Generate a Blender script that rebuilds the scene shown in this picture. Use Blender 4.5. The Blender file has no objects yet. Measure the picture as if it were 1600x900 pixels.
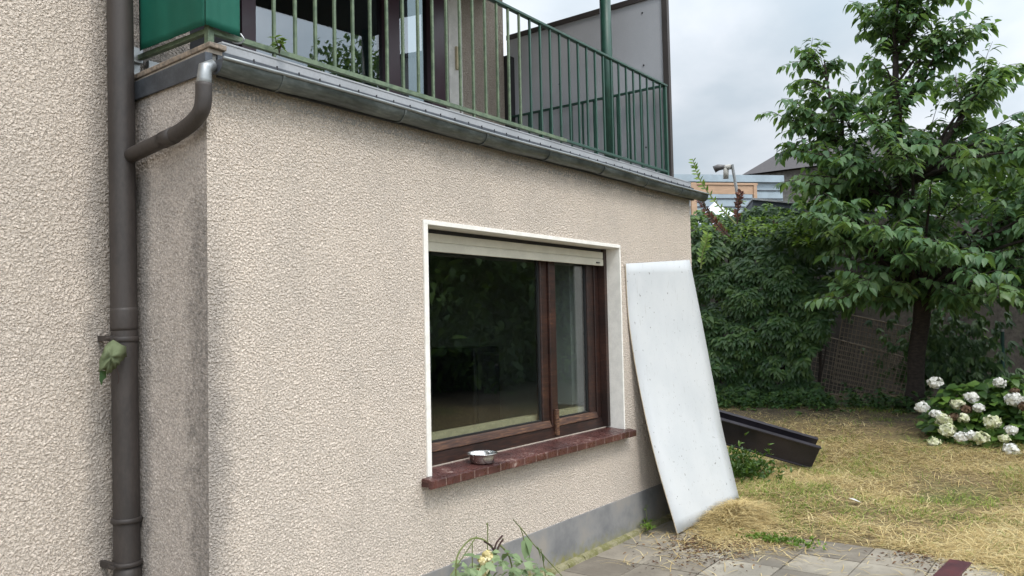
import bpy, math, random
import numpy as np
from mathutils import Vector, Matrix
random.seed(7); rng = np.random.default_rng(7)
scene = bpy.context.scene
COL = scene.collection

# ------------------------------------------------------------------ camera
F = 1280.0
n_ = lambda v: v/np.linalg.norm(v)
_X = n_(np.array([942., -34., -F])); _Z = n_(np.array([-724., 31850., -F]))
_Z = n_(_Z-_X*(_X@_Z)); _Y = np.cross(_Z, _X)
ROT = np.array([_X, _Y, _Z]); CAM = np.array([0, -2.8708, 1.55])
cd = bpy.data.cameras.new('camera'); cam = bpy.data.objects.new('camera', cd); COL.objects.link(cam)
cam.matrix_world = Matrix([[*ROT[i], CAM[i]] for i in range(3)]+[[0, 0, 0, 1]])
cd.sensor_width = 36; cd.lens = F/1600*36; cd.clip_end = 2000; cd.clip_start = 0.05
scene.camera = cam

def at(px, py, axis, val):
    r = ROT@n_(np.array([px-800, -(py-450), -F])); t = (val-CAM[axis])/r[axis]
    return Vector(CAM+r*t)

# ------------------------------------------------------------------ node helper
class NT:
    def __init__(s, tree): s.t = tree; s.n = tree.nodes; s.l = tree.links
    def new(s, typ, **kw):
        nd = s.n.new(typ)
        for k, v in kw.items(): setattr(nd, k, v)
        return nd
    def put(s, sock, v):
        if hasattr(v, 'is_output'): s.l.new(v, sock)
        else: sock.default_value = v
    def m(s, op, a, b=0.0, c=None, clamp=False):
        nd = s.new('ShaderNodeMath', operation=op, use_clamp=clamp); s.put(nd.inputs[0], a); s.put(nd.inputs[1], b)
        if c is not None: s.put(nd.inputs[2], c)
        return nd.outputs[0]
    def ss(s, x, a, b, lo=0., hi=1.):
        nd = s.new('ShaderNodeMapRange', interpolation_type='SMOOTHSTEP')
        s.put(nd.inputs[0], x)
        for i, v in zip((1, 2, 3, 4), (a, b, lo, hi)): nd.inputs[i].default_value = v
        return nd.outputs[0]
    def noise(s, vec, scale, detail=2., rough=.5, dist=0.):
        nd = s.new('ShaderNodeTexNoise'); s.put(nd.inputs['Vector'], vec)
        nd.inputs['Scale'].default_value = scale; nd.inputs['Detail'].default_value = detail
        nd.inputs['Roughness'].default_value = rough; nd.inputs['Distortion'].default_value = dist
        return nd.outputs[0]
    def mixc(s, f, a, b, mode='MIX'):
        nd = s.new('ShaderNodeMix', data_type='RGBA', blend_type=mode); s.put(nd.inputs[0], f)
        for i, v in ((6, a), (7, b)):
            if hasattr(v, 'is_output'): s.l.new(v, nd.inputs[i])
            else: nd.inputs[i].default_value = (*v[:3], 1)
        return nd.outputs[2]
    def ramp(s, f, stops):
        nd = s.new('ShaderNodeValToRGB'); s.put(nd.inputs[0], f); e = nd.color_ramp.elements
        while len(e) < len(stops): e.new(.5)
        for el, (p, c) in zip(e, stops): el.position = p; el.color = (*c, 1)
        return nd.outputs[0]
    def scale(s, vec, v):
        nd = s.new('ShaderNodeMapping'); s.put(nd.inputs['Vector'], vec); nd.inputs['Scale'].default_value = v
        return nd.outputs[0]

# ------------------------------------------------------------------ world
SUN_EL, SUN_AZ = 55., 205.        # azimuth clockwise from +Y: from behind the camera, a little from the left
w = bpy.data.worlds.new('World'); scene.world = w; w.use_nodes = True
q = NT(w.node_tree); q.n.clear()
sky = q.new('ShaderNodeTexSky', sky_type='NISHITA', sun_disc=False)
sky.sun_elevation = math.radians(SUN_EL); sky.sun_rotation = math.radians(SUN_AZ)
tc = q.new('ShaderNodeTexCoord').outputs['Generated']
sp = q.new('ShaderNodeSeparateXYZ'); q.l.new(tc, sp.inputs[0]); dx, dy, dz = sp.outputs
den = q.m('MAXIMUM', dz, .0); den = q.m('ADD', den, .32)
cv = q.new('ShaderNodeCombineXYZ'); q.put(cv.inputs[0], q.m('DIVIDE', dx, den)); q.put(cv.inputs[1], q.m('DIVIDE', dy, den)); cv = cv.outputs[0]
c1 = q.noise(cv, 1.7, 6., .5, .25); c2 = q.noise(cv, .8, 3., .5)
cl = q.m('ADD', q.m('MULTIPLY', c1, .75), q.m('MULTIPLY', c2, .4))
ccol = q.ramp(cl, [(.40, (.66, .79, .90)), (.52, (.80, .90, .99)), (.61, (1.02, 1.09, 1.17)), (.72, (1.26, 1.30, 1.36))])
# cloud cover is thinner (brighter) overhead and towards the hidden sun
br = q.m('ADD', q.ss(dz, .15, .95, .0, 1.7), q.ss(dy, .35, -.8, .0, 1.55))
br = q.m('MULTIPLY', q.m('ADD', br, 1.0), 6.3)
vm = q.new('ShaderNodeVectorMath', operation='SCALE'); q.put(vm.inputs[0], ccol); q.put(vm.inputs['Scale'], br)
mixed = q.mixc(.93, sky.outputs[0], vm.outputs[0])
bg = q.new('ShaderNodeBackground'); q.put(bg.inputs[0], mixed); bg.inputs[1].default_value = .10
wo = q.new('ShaderNodeOutputWorld'); q.l.new(bg.outputs[0], wo.inputs[0])

sd = bpy.data.lights.new('sun', 'SUN'); sun = bpy.data.objects.new('sun', sd); COL.objects.link(sun)
sd.energy = 1.5; sd.angle = math.radians(14); sd.color = (1, .95, .88)
el, az = math.radians(SUN_EL), math.radians(SUN_AZ)
sdir = Vector((math.sin(az)*math.cos(el), math.cos(az)*math.cos(el), math.sin(el)))
sun.rotation_euler = sdir.to_track_quat('Z', 'Y').to_euler()
vs = scene.view_settings; vs.view_transform = 'Standard'; vs.look = 'None'; vs.gamma = 1; vs.exposure = 0.24
vs.use_curve_mapping = False
scene.render.engine = 'CYCLES'; scene.cycles.transparent_max_bounces = 12
scene.render.resolution_x = 1024; scene.render.resolution_y = 576

# ------------------------------------------------------------------ materials
def mat(name, fn):
    m = bpy.data.materials.new(name); m.use_nodes = True
    t = NT(m.node_tree); p = t.n['Principled BSDF']; obj = t.new('ShaderNodeTexCoord').outputs['Object']
    fn(t, p, obj, m); return m
def bump(t, p, h, strength=.5, dist=.01):
    b = t.new('ShaderNodeBump'); b.inputs['Strength'].default_value = strength; b.inputs['Distance'].default_value = dist
    t.put(b.inputs['Height'], h); t.l.new(b.outputs[0], p.inputs['Normal'])
def simple(name, col, rough=.5, metal=0., var=.15, scale=8., bs=.15, bd=.003, col2=None, fine=90., stretch=(1, 1, 1)):
    def fn(t, p, o, m):
        v = t.scale(o, stretch)
        a = t.noise(v, scale, 5., .6); b = t.noise(v, fine, 3., .6)
        c2 = col2 or tuple(x*(1-var*2) for x in col)
        f = t.ss(t.m('ADD', t.m('MULTIPLY', a, .7), t.m('MULTIPLY', b, .3)), .38, .62)
        t.put(p.inputs['Base Color'], t.mixc(f, c2, col))
        t.put(p.inputs['Roughness'], t.m('ADD', t.m('MULTIPLY', a, .25), rough-.12)); p.inputs['Metallic'].default_value = metal
        bump(t, p, b, bs, bd)
    return mat(name, fn)

def stucco(name, kind, base=(.675, .585, .50)):
    def fn(t, p, o, m):
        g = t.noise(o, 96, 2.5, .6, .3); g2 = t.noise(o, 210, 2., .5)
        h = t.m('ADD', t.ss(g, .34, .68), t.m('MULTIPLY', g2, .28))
        sp = t.new('ShaderNodeSeparateXYZ'); t.l.new(o, sp.inputs[0]); X, Y, Z = sp.outputs
        big = t.noise(o, 1.6, 4., .6); med = t.noise(o, 9, 4., .6); fine = t.noise(o, 110, 2., .7)
        c = t.mixc(t.ss(fine, .33, .62), tuple(x*.72 for x in base), tuple(min(1, x*1.13) for x in base))
        c = t.mixc(t.ss(g, .30, .5, .30, 0.), c, (.27, .22, .17))  # shading of the grain recesses, painted into the base colour
        st_ = t.noise(t.scale(o, (7, 7, .7)), 1., 4., .6); c = t.mixc(t.ss(st_, .5, .75, 0., .13), c, (.33, .29, .25))        # faint vertical streaks
        c = t.mixc(t.ss(big, .42, .66, .0, .22), c, (.42, .38, .34))
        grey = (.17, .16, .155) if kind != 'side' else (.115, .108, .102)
        if kind == 'side':
            d1 = t.ss(t.m('ADD', Y, t.m('MULTIPLY', t.m('SUBTRACT', med, .5), .26)), .07, .20, 1., 0.)
            d1 = t.m('MULTIPLY', d1, t.ss(Z, 2.35, 1.9, .08, 1.))
            d2 = t.ss(t.m('ADD', Y, t.m('MULTIPLY', t.m('SUBTRACT', med, .5), .12)), .37, .46, 0., .75)
            d3 = t.ss(med, .35, .7, .10, .34)
            d = t.m('MAXIMUM', t.m('MAXIMUM', t.m('MULTIPLY', d1, t.ss(t.noise(o, 55, 3., .7), .36, .6, .55, 1.)), d2), d3)
            d = t.m('MULTIPLY', d, t.ss(fine, .25, .6, 1., .6))
            c = t.mixc(d, c, grey)
        if kind == 'front':
            d1 = t.ss(t.m('ADD', X, t.m('MULTIPLY', t.m('SUBTRACT', med, .5), .18)), 1.9, 2.05, .55, 0.)
            d1 = t.m('MULTIPLY', d1, t.ss(Z, 2.2, 1.4, .1, 1.))
            d2 = t.ss(t.m('ADD', Z, t.m('MULTIPLY', t.m('SUBTRACT', med, .5), .14)), 2.44, 2.56, 0., .6)
            vs_ = t.noise(t.scale(o, (26, 26, 1.2)), 1., 3.)
            d3 = t.m('MULTIPLY', t.ss(vs_, .56, .7, 0., .42), t.ss(Z, .2, .78, .0, 1.))
            d3 = t.m('MULTIPLY', d3, t.m('MULTIPLY', t.ss(Z, .72, .78, 1., 0.), t.ss(X, 5.1, 5.3, 0., 1.)))
            c = t.mixc(t.m('MAXIMUM', t.m('MAXIMUM', d1, d2), d3), c, grey)
        if kind == 'house':
            d = t.ss(t.m('ADD', X, t.m('MULTIPLY', t.m('SUBTRACT', med, .5), .12)), 1.68, 1.76, 0., .45)
            d = t.m('MAXIMUM', d, t.m('MULTIPLY', t.ss(Z, 2.62, 2.72, 0., 1.), t.m('MULTIPLY', t.ss(X, 1.80, 1.86, 0., 1.), t.ss(med, .3, .7, .45, .95))))
            c = t.mixc(d, c, grey)
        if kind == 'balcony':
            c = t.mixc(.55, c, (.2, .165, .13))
        t.put(p.inputs['Base Color'], c); p.inputs['Roughness'].default_value = .92
        p.inputs['Specular IOR Level'].default_value = .15
        bump(t, p, h, .55, .006)
        dp = t.new('ShaderNodeDisplacement'); t.put(dp.inputs['Height'], h); dp.inputs['Midlevel'].default_value = .6
        dp.inputs['Scale'].default_value = .0040
        t.l.new(dp.outputs[0], t.n['Material Output'].inputs['Displacement'])
        m.displacement_method = 'BOTH' if kind != 'balcony' else 'BUMP'
    return mat(name, fn)

def glassmat(name, ior, tint=(.75, .8, .78)):
    def fn(t, p, o, m):
        t.n.remove(p)
        fr = t.new('ShaderNodeFresnel'); bf = t.new('ShaderNodeNewGeometry').outputs['Backfacing']
        t.put(fr.inputs[0], t.m('ADD', ior, t.m('MULTIPLY', bf, 1/ior-ior)))   # same reflectance from both faces
        tr = t.new('ShaderNodeBsdfTransparent'); tr.inputs[0].default_value = (*tint, 1)
        gl = t.new('ShaderNodeBsdfGlossy'); gl.inputs['Roughness'].default_value = .004; gl.inputs[0].default_value = (.95, .97, 1, 1)
        b = t.new('ShaderNodeBump'); b.inputs['Strength'].default_value = .05; b.inputs['Distance'].default_value = .01
        t.put(b.inputs['Height'], t.noise(o, 1.6, 1.)); t.l.new(b.outputs[0], gl.inputs['Normal'])
        mx = t.new('ShaderNodeMixShader'); t.l.new(fr.outputs[0], mx.inputs[0]); t.l.new(tr.outputs[0], mx.inputs[1]); t.l.new(gl.outputs[0], mx.inputs[2])
        t.l.new(mx.outputs[0], t.n['Material Output'].inputs[0])
    return mat(name, fn)

def leafmat(name, stops, rough=.42, trans=.22, spec=.4):
    def fn(t, p, o, m):
        at_ = t.new('ShaderNodeAttribute', attribute_name='rnd').outputs['Fac']
        nz = t.noise(o, 2.2, 3.); f = t.m('ADD', t.m('MULTIPLY', at_, .75), t.m('MULTIPLY', nz, .3))
        c = t.ramp(f, stops); t.put(p.inputs['Base Color'], c); p.inputs['Roughness'].default_value = rough
        p.inputs['Specular IOR Level'].default_value = spec
        tr = t.new('ShaderNodeBsdfTranslucent'); t.put(tr.inputs[0], t.mixc(.6, c, (.22, .34, .04)))
        mx = t.new('ShaderNodeMixShader'); mx.inputs[0].default_value = trans
        t.l.new(p.outputs[0], mx.inputs[1]); t.l.new(tr.outputs[0], mx.inputs[2]); t.l.new(mx.outputs[0], t.n['Material Output'].inputs[0])
    return mat(name, fn)

M = {}
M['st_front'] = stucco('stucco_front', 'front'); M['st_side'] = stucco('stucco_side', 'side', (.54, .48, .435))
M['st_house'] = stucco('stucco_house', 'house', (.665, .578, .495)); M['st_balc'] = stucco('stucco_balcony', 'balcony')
M['core'] = simple('masonry_core', (.45, .40, .34), .9)
M['white'] = simple('white_paint', (.80, .77, .71), .6, var=.06, scale=14)
M['reveal'] = simple('reveal_paint', (.66, .64, .60), .7, var=.10, scale=10)
M['shutter'] = simple('shutter_cream', (.52, .49, .40), .5, var=.06)
def wood(t, p, o, m):
    v = t.scale(o, (1.5, 1.5, 12)); a = t.noise(v, 6, 6., .6); v2 = t.scale(o, (2, 22, 22)); b = t.noise(v2, 5, 4., .6); wv = t.noise(o, 3.1, 4.)
    f = t.m('ADD', t.m('MULTIPLY', a, .3), t.m('ADD', t.m('MULTIPLY', b, .35), t.m('MULTIPLY', wv, .35)))
    t.put(p.inputs['Base Color'], t.ramp(f, [(.40, (.013, .007, .006)), (.5, (.026, .011, .008)), (.58, (.050, .020, .012)), (.67, (.11, .050, .026))]))
    p.inputs['Roughness'].default_value = .42; bump(t, p, b, .3, .002)
M['wood'] = mat('brown_window_wood', wood)
def wood2(t, p, o, m):
    b = t.noise(t.scale(o, (2, 30, 30)), 5, 5., .6); wv = t.noise(o, 3.1, 5.)
    t.put(p.inputs['Base Color'], t.ramp(t.m('ADD', t.m('MULTIPLY', b, .55), t.m('MULTIPLY', wv, .45)), [(.40, (.030, .013, .009)), (.52, (.075, .032, .017)), (.62, (.19, .10, .05)), (.72, (.32, .21, .12))]))
    p.inputs['Roughness'].default_value = .6; bump(t, p, b, .5, .003)
M['wornwood'] = mat('worn_wood_rail', wood2)
M['rubber'] = simple('black_seal', (.012, .012, .012), .6)
M['glass'] = glassmat('window_glass', 1.85, (.86, .90, .885)); M['glassd'] = glassmat('door_glass', 2.15, (.55, .62, .64))
M['purple'] = simple('door_frame_purple_brown', (.045, .018, .028), .35, var=.1)
def tile(t, p, o, m):
    a = t.noise(o, 6, 3., .5); b = t.noise(o, 45, 3.)
    c = t.ramp(a, [(.36, (.042, .015, .013)), (.52, (.070, .025, .021)), (.66, (.115, .046, .038))])
    c = t.mixc(t.ss(t.m('ADD', t.m('MULTIPLY', a, .6), t.m('MULTIPLY', b, .4)), .60, .66, 0, .7), c, (.38, .29, .25))
    t.put(p.inputs['Base Color'], c); t.put(p.inputs['Roughness'], t.ss(b, .35, .6, .22, .5)); bump(t, p, b, .12, .001)
M['tile'] = mat('terracotta_tile', tile)
M['grout'] = simple('grout', (.42, .36, .30), .9)
M['joint'] = simple('sill_joint', (.30, .21, .17), .9)
M['cement'] = simple('grey_cement', (.22, .205, .185), .9, scale=6, col2=(.12, .11, .10), bs=.5, bd=.006)
def plinth(t, p, o, m):
    sp = t.new('ShaderNodeSeparateXYZ'); t.l.new(o, sp.inputs[0]); X, Y, Z = sp.outputs
    a = t.noise(o, 3.2, 6., .6); b = t.noise(o, 22, 5., .65)
    c = t.ramp(a, [(.35, (.145, .145, .148)), (.5, (.215, .210, .205)), (.66, (.27, .245, .215))])
    lo = t.ss(t.m('ADD', Z, t.m('MULTIPLY', t.m('SUBTRACT', b, .5), .25)), .0, .11, .85, 0.)
    c = t.mixc(t.m('MULTIPLY', lo, t.ss(X, 5.3, 4.4, .45, 1.)), c, (.20, .185, .04))
    t.put(p.inputs['Base Color'], c); p.inputs['Roughness'].default_value = .85; bump(t, p, b, .35, .004)
M['plinth'] = mat('painted_plinth', plinth)
M['moss'] = simple('mossy_concrete', (.27, .245, .15), .95, scale=14, col2=(.15, .145, .05), bs=.7, bd=.01)
def zinc(t, p, o, m):
    a = t.noise(o, 5, 6., .65); b = t.noise(t.scale(o, (3, 14, 14)), 6, 4., .6)
    t.put(p.inputs['Base Color'], t.ramp(t.m('ADD', t.m('MULTIPLY', a, .6), t.m('MULTIPLY', b, .4)), [(.38, (.060, .070, .068)), (.52, (.105, .12, .116)), (.65, (.18, .20, .195))]))
    p.inputs['Metallic'].default_value = .55; t.put(p.inputs['Roughness'], t.ss(a, .35, .65, .36, .58)); bump(t, p, a, .12, .01)
M['zinc'] = mat('weathered_zinc', zinc)
M['zincdark'] = simple('dark_zinc', (.085, .095, .11), .5, .35, scale=9, col2=(.055, .06, .07))
M['newzinc'] = simple('bright_zinc', (.34, .355, .36), .5, .85, var=.06, scale=20)
M['midzinc'] = simple('worn_zinc_bead', (.30, .32, .325), .45, .6, var=.1, scale=12)
M['parapet'] = simple('pale_grey_edge', (.34, .35, .365), .7, var=.09, scale=4)
M['ledge'] = simple('weathered_ledge_wood', (.30, .235, .18), .85, scale=16, col2=(.13, .11, .09), bs=.6, bd=.006)
M['pipe'] = simple('brown_pipe', (.048, .039, .035), .55, scale=5, col2=(.030, .025, .023), stretch=(1, 1, .4), bs=.06)
M['railp'] = simple('pale_green_rail', (.130, .175, .105), .55, scale=24, col2=(.070, .105, .062), bs=.4)
M['raild'] = simple('dark_green_rail', (.018, .070, .048), .45, scale=14, col2=(.014, .048, .035))
M['cloth'] = None
def cloth(t, p, o, m):
    a = t.noise(o, 8, 3.); b = t.noise(o, 260, 2.)
    t.put(p.inputs['Base Color'], t.mixc(a, (.0, .085, .055), (.004, .145, .095))); p.inputs['Roughness'].default_value = .7
    bump(t, p, b, .4, .002)
    tr = t.new('ShaderNodeBsdfTranslucent'); tr.inputs[0].default_value = (0, .2, .12, 1); mx = t.new('ShaderNodeMixShader'); mx.inputs[0].default_value = .25
    t.l.new(p.outputs[0], mx.inputs[1]); t.l.new(tr.outputs[0], mx.inputs[2]); t.l.new(mx.outputs[0], t.n['Material Output'].inputs[0])
M['cloth'] = mat('green_cloth', cloth)
M['panel'] = simple('grey_fibre_panel', (.42, .43, .46), .75, var=.05, scale=2.5)
M['panelframe'] = simple('dark_panel_frame', (.050, .042, .040), .6, var=.1)
M['dark'] = simple('dark_trim', (.020, .019, .022), .6)
M['concrete'] = simple('concrete', (.30, .285, .26), .9, scale=3, col2=(.20, .19, .175))
M['rooftile'] = simple('dark_roof_tile', (.075, .066, .066), .8, scale=12, col2=(.045, .04, .042), stretch=(1, 1, 6))
M['room'] = simple('room_plaster', (.50, .53, .51), .9, var=.05)
M['roomfloor'] = simple('room_floor', (.12, .08, .05), .5)
M['curtain'] = simple('pale_inner_reveal', (.30, .30, .29), .85, var=.04)
M['cream'] = simple('cream_inner_sill', (.52, .44, .28), .7, var=.12, scale=30)
M['blackbox'] = simple('black_cabinet', (.010, .010, .014), .4)
def board(t, p, o, m):
    a = t.noise(o, 2.2, 5., .6); b = t.noise(t.scale(o, (16, 16, 3)), 2.2, 5., .7); s = t.noise(o, 38, 2., .5)
    c = t.mixc(t.ss(a, .35, .65), (.50, .515, .525), (.545, .555, .56))
    c = t.mixc(t.ss(b, .61, .69, 0., .40), c, (.36, .34, .32)); sc1 = t.noise(t.scale(o, (60, 60, 5)), 1.5, 3., .7); c = t.mixc(t.ss(sc1, .66, .70, 0., .7), c, (.25, .24, .23)); c = t.mixc(t.ss(s, .71, .73, 0., .8), c, (.14, .13, .12))
    t.put(p.inputs['Base Color'], c); p.inputs['Roughness'].default_value = .8; p.inputs['Specular IOR Level'].default_value = .2; bump(t, p, a, .15, .01)
M['board'] = mat('white_board_paint', board)
M['boardedge'] = simple('board_core', (.50, .40, .27), .85, scale=30)
M['steel'] = simple('stainless_steel', (.62, .61, .59), .24, 1., var=.04, scale=30, bs=.03)
M['channel'] = simple('dark_brown_metal', (.036, .031, .040), .34, .3, scale=4, col2=(.024, .021, .027), bs=.05)
M['redsteel'] = simple('oxide_red_steel', (.115, .030, .033), .42, .2, scale=7, col2=(.075, .028, .034))
M['paper'] = simple('white_scrap', (.8, .8, .78), .7)
M['bark'] = simple('cherry_bark', (.065, .048, .040), .85, scale=16, col2=(.028, .021, .018), bs=.9, bd=.02, stretch=(1, 1, 2.5))
M['twig'] = simple('brown_twig', (.10, .065, .04), .8); M['stem'] = simple('green_stem', (.16, .19, .06), .6)
M['darktwig'] = simple('dark_twig', (.045, .022, .018), .8)
def slab(t, p, o, m):
    rnd = t.new('ShaderNodeAttribute', attribute_name='rnd').outputs['Fac']
    a = t.noise(o, 3.5, 6., .65); b = t.noise(o, 40, 4., .7); d = t.noise(o, 1.1, 3.)
    c = t.ramp(t.m('ADD', t.m('MULTIPLY', a, .55), t.m('MULTIPLY', rnd, .4)), [(.28, (.15, .128, .10)), (.48, (.25, .218, .172)), (.68, (.34, .305, .245))])
    c = t.mixc(t.ss(b, .55, .68, 0, .35), c, (.11, .10, .085)); c = t.mixc(t.ss(d, .52, .66, 0., .5), c, (.13, .12, .10))
    t.put(p.inputs['Base Color'], c); p.inputs['Roughness'].default_value = .9; bump(t, p, b, .4, .004)
M['slab'] = mat('paving_slab', slab)
def soil(t, p, o, m):
    a = t.noise(o, 1.3, 6., .65); b = t.noise(o, 30, 5., .7); g = t.noise(o, .7, 4., .6)
    c = t.ramp(b, [(.34, (.060, .041, .021)), (.5, (.15, .105, .046)), (.66, (.30, .22, .095))])
    c = t.mixc(t.ss(t.m('ADD', t.m('MULTIPLY', g, .7), t.m('MULTIPLY', b, .3)), .50, .62, 0., .6), c, (.085, .11, .025))
    sp = t.new('ShaderNodeSeparateXYZ'); t.l.new(o, sp.inputs[0])
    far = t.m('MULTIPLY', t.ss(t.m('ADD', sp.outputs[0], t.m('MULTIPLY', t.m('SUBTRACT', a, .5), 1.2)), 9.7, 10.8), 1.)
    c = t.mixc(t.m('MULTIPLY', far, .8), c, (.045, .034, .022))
    t.put(p.inputs['Base Color'], c); p.inputs['Roughness'].default_value = .95; bump(t, p, b, .8, .02)
M['soil'] = mat('lawn_ground', soil)
M['straw'] = leafmat('dry_grass', [(.05, (.14, .09, .042)), (.3, (.41, .29, .12)), (.6, (.64, .49, .23)), (.95, (.76, .66, .38))], .7, .12, .2)
M['grass'] = leafmat('green_grass', [(.1, (.07, .13, .018)), (.5, (.17, .26, .035)), (.95, (.32, .36, .08))], .6, .25, .2)
M['litter'] = leafmat('leaf_litter', [(.1, (.045, .022, .015)), (.5, (.10, .05, .03)), (.9, (.22, .13, .07))], .8, .05, .2)
M['cherry'] = leafmat('cherry_leaf', [(.05, (.036, .085, .040)), (.4, (.072, .150, .064)), (.75, (.13, .215, .082)), (.98, (.26, .34, .10))], .42, .38, .4)
M['creeper'] = leafmat('creeper_leaf', [(.05, (.018, .048, .020)), (.5, (.045, .098, .032)), (.95, (.11, .18, .045))], .45, .2, .4)
M['fresh'] = leafmat('fresh_leaf', [(.1, (.06, .13, .02)), (.5, (.13, .23, .03)), (.95, (.24, .34, .06))], .45, .3, .4)
M['wilted'] = leafmat('wilted_leaf', [(.1, (.035, .010, .010)), (.5, (.085, .022, .018)), (.95, (.16, .06, .04))], .6, .1, .3)
M['hyleaf'] = leafmat('hydrangea_leaf', [(.05, (.022, .052, .015)), (.5, (.05, .105, .022)), (.95, (.13, .22, .035))], .45, .22, .4)
M['petal'] = leafmat('white_petal', [(.1, (.66, .64, .58)), (.5, (.78, .76, .73)), (.95, (.85, .84, .82))], .7, .2, .2)
M['petalc'] = leafmat('cream_petal', [(.1, (.48, .52, .27)), (.5, (.68, .67, .46)), (.95, (.80, .78, .66))], .7, .2, .2)
M['petalb'] = leafmat('brown_petal', [(.1, (.05, .028, .018)), (.5, (.10, .06, .038)), (.95, (.17, .11, .07))], .8, .05, .2)
M['yellow'] = leafmat('pale_yellow_petal', [(.1, (.62, .50, .20)), (.5, (.74, .64, .36)), (.95, (.80, .74, .52))], .7, .2, .2)
M['deadleaf'] = leafmat('dead_leaf', [(.1, (.10, .13, .06)), (.5, (.15, .18, .10)), (.8, (.20, .23, .13))], .75, .1, .15)
M['limp'] = leafmat('limp_leaf', [(.1, (.10, .15, .07)), (.5, (.19, .26, .13)), (.95, (.28, .35, .19))], .6, .2, .3)
M['bluecorr'] = simple('blue_grey_cladding', (.34, .41, .46), .6, scale=3, var=.08)
M['plywood'] = simple('orange_timber', (.48, .31, .20), .7, scale=4, stretch=(1, 1, 5), var=.1)
M['wire'] = simple('rusty_wire', (.30, .24, .18), .7, .3)
M['wire2'] = simple('fence_green', (.01, .06, .05), .5)
def gwall(t, p, o, m):
    a = t.noise(o, 1.2, 6., .65); b = t.noise(o, 12, 5., .7)
    c = t.ramp(t.m('ADD', t.m('MULTIPLY', a, .5), t.m('MULTIPLY', b, .5)), [(.36, (.035, .031, .028)), (.5, (.075, .066, .058)), (.66, (.13, .115, .10))])
    c = t.mixc(t.ss(a, .52, .62, 0., .5), c, (.045, .055, .03)); t.put(p.inputs['Base Color'], c); p.inputs['Roughness'].default_value = .95; bump(t, p, b, .6, .02)
M['gwall'] = mat('old_garden_wall_concrete', gwall)
M['shedroof'] = simple('dark_blue_roof_edge', (.040, .050, .065), .6, scale=4)
M['lamp'] = simple('aged_white_plastic', (.52, .50, .46), .6)
M['lampdark'] = simple('lamp_dark_face', (.12, .11, .11), .4)
M['galv'] = simple('galvanised_pole', (.42, .43, .44), .4, .6)
M['tarp'] = simple('white_tarp', (.70, .73, .78), .6, var=.05); M['bluetarp'] = simple('pale_blue_tarp', (.40, .52, .70), .6, var=.05)
M['paleleaf'] = leafmat('far_leaf', [(.1, (.04, .08, .03)), (.9, (.11, .17, .06))], .6, .2, .2)

# ------------------------------------------------------------------ geometry helpers
def link_mesh(name, V, Fs, m, parent=None, smooth=False, bevel=0., rnd=None, parent_inv=True):
    me = bpy.data.meshes.new(name)
    if isinstance(V, np.ndarray):
        Fs = np.asarray(Fs); k = Fs.shape[1]
        me.vertices.add(len(V)); me.vertices.foreach_set('co', V.astype(np.float32).ravel())
        me.loops.add(Fs.size); me.loops.foreach_set('vertex_index', Fs.astype(np.int32).ravel())
        me.polygons.add(len(Fs)); me.polygons.foreach_set('loop_start', np.arange(0, Fs.size, k, dtype=np.int32))
        me.polygons.foreach_set('loop_total', np.full(len(Fs), k, dtype=np.int32)); me.update(calc_edges=True)
    else:
        me.from_pydata([tuple(v) for v in V], [], Fs); me.update()
    if rnd is not None:
        a = me.attributes.new('rnd', 'FLOAT', 'POINT'); a.data.foreach_set('value', np.asarray(rnd, dtype=np.float32))
    me.materials.append(m)
    if smooth: me.polygons.foreach_set('use_smooth', np.ones(len(me.polygons), dtype=bool))
    ob = bpy.data.objects.new(name, me); COL.objects.link(ob)
    if parent is not None:
        ob.parent = parent; ob.matrix_parent_inverse = PW[parent.name] if parent.name in PW else Matrix()
    if bevel:
        b = ob.modifiers.new('bevel', 'BEVEL'); b.width = bevel; b.segments = 2; b.limit_method = 'ANGLE'; b.angle_limit = math.radians(40)
    return ob
PW = {}
def tag(o, label, cat, group=None):
    o['label'] = label; o['category'] = cat
    if group: o['group'] = group
    return o
def thing(name, loc, label, cat, group=None):
    o = bpy.data.objects.new(name, None); COL.objects.link(o); o.location = loc; o.empty_display_size = .1
    PW[o.name] = Matrix.Translation(Vector(loc)).inverted(); return tag(o, label, cat, group)
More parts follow.
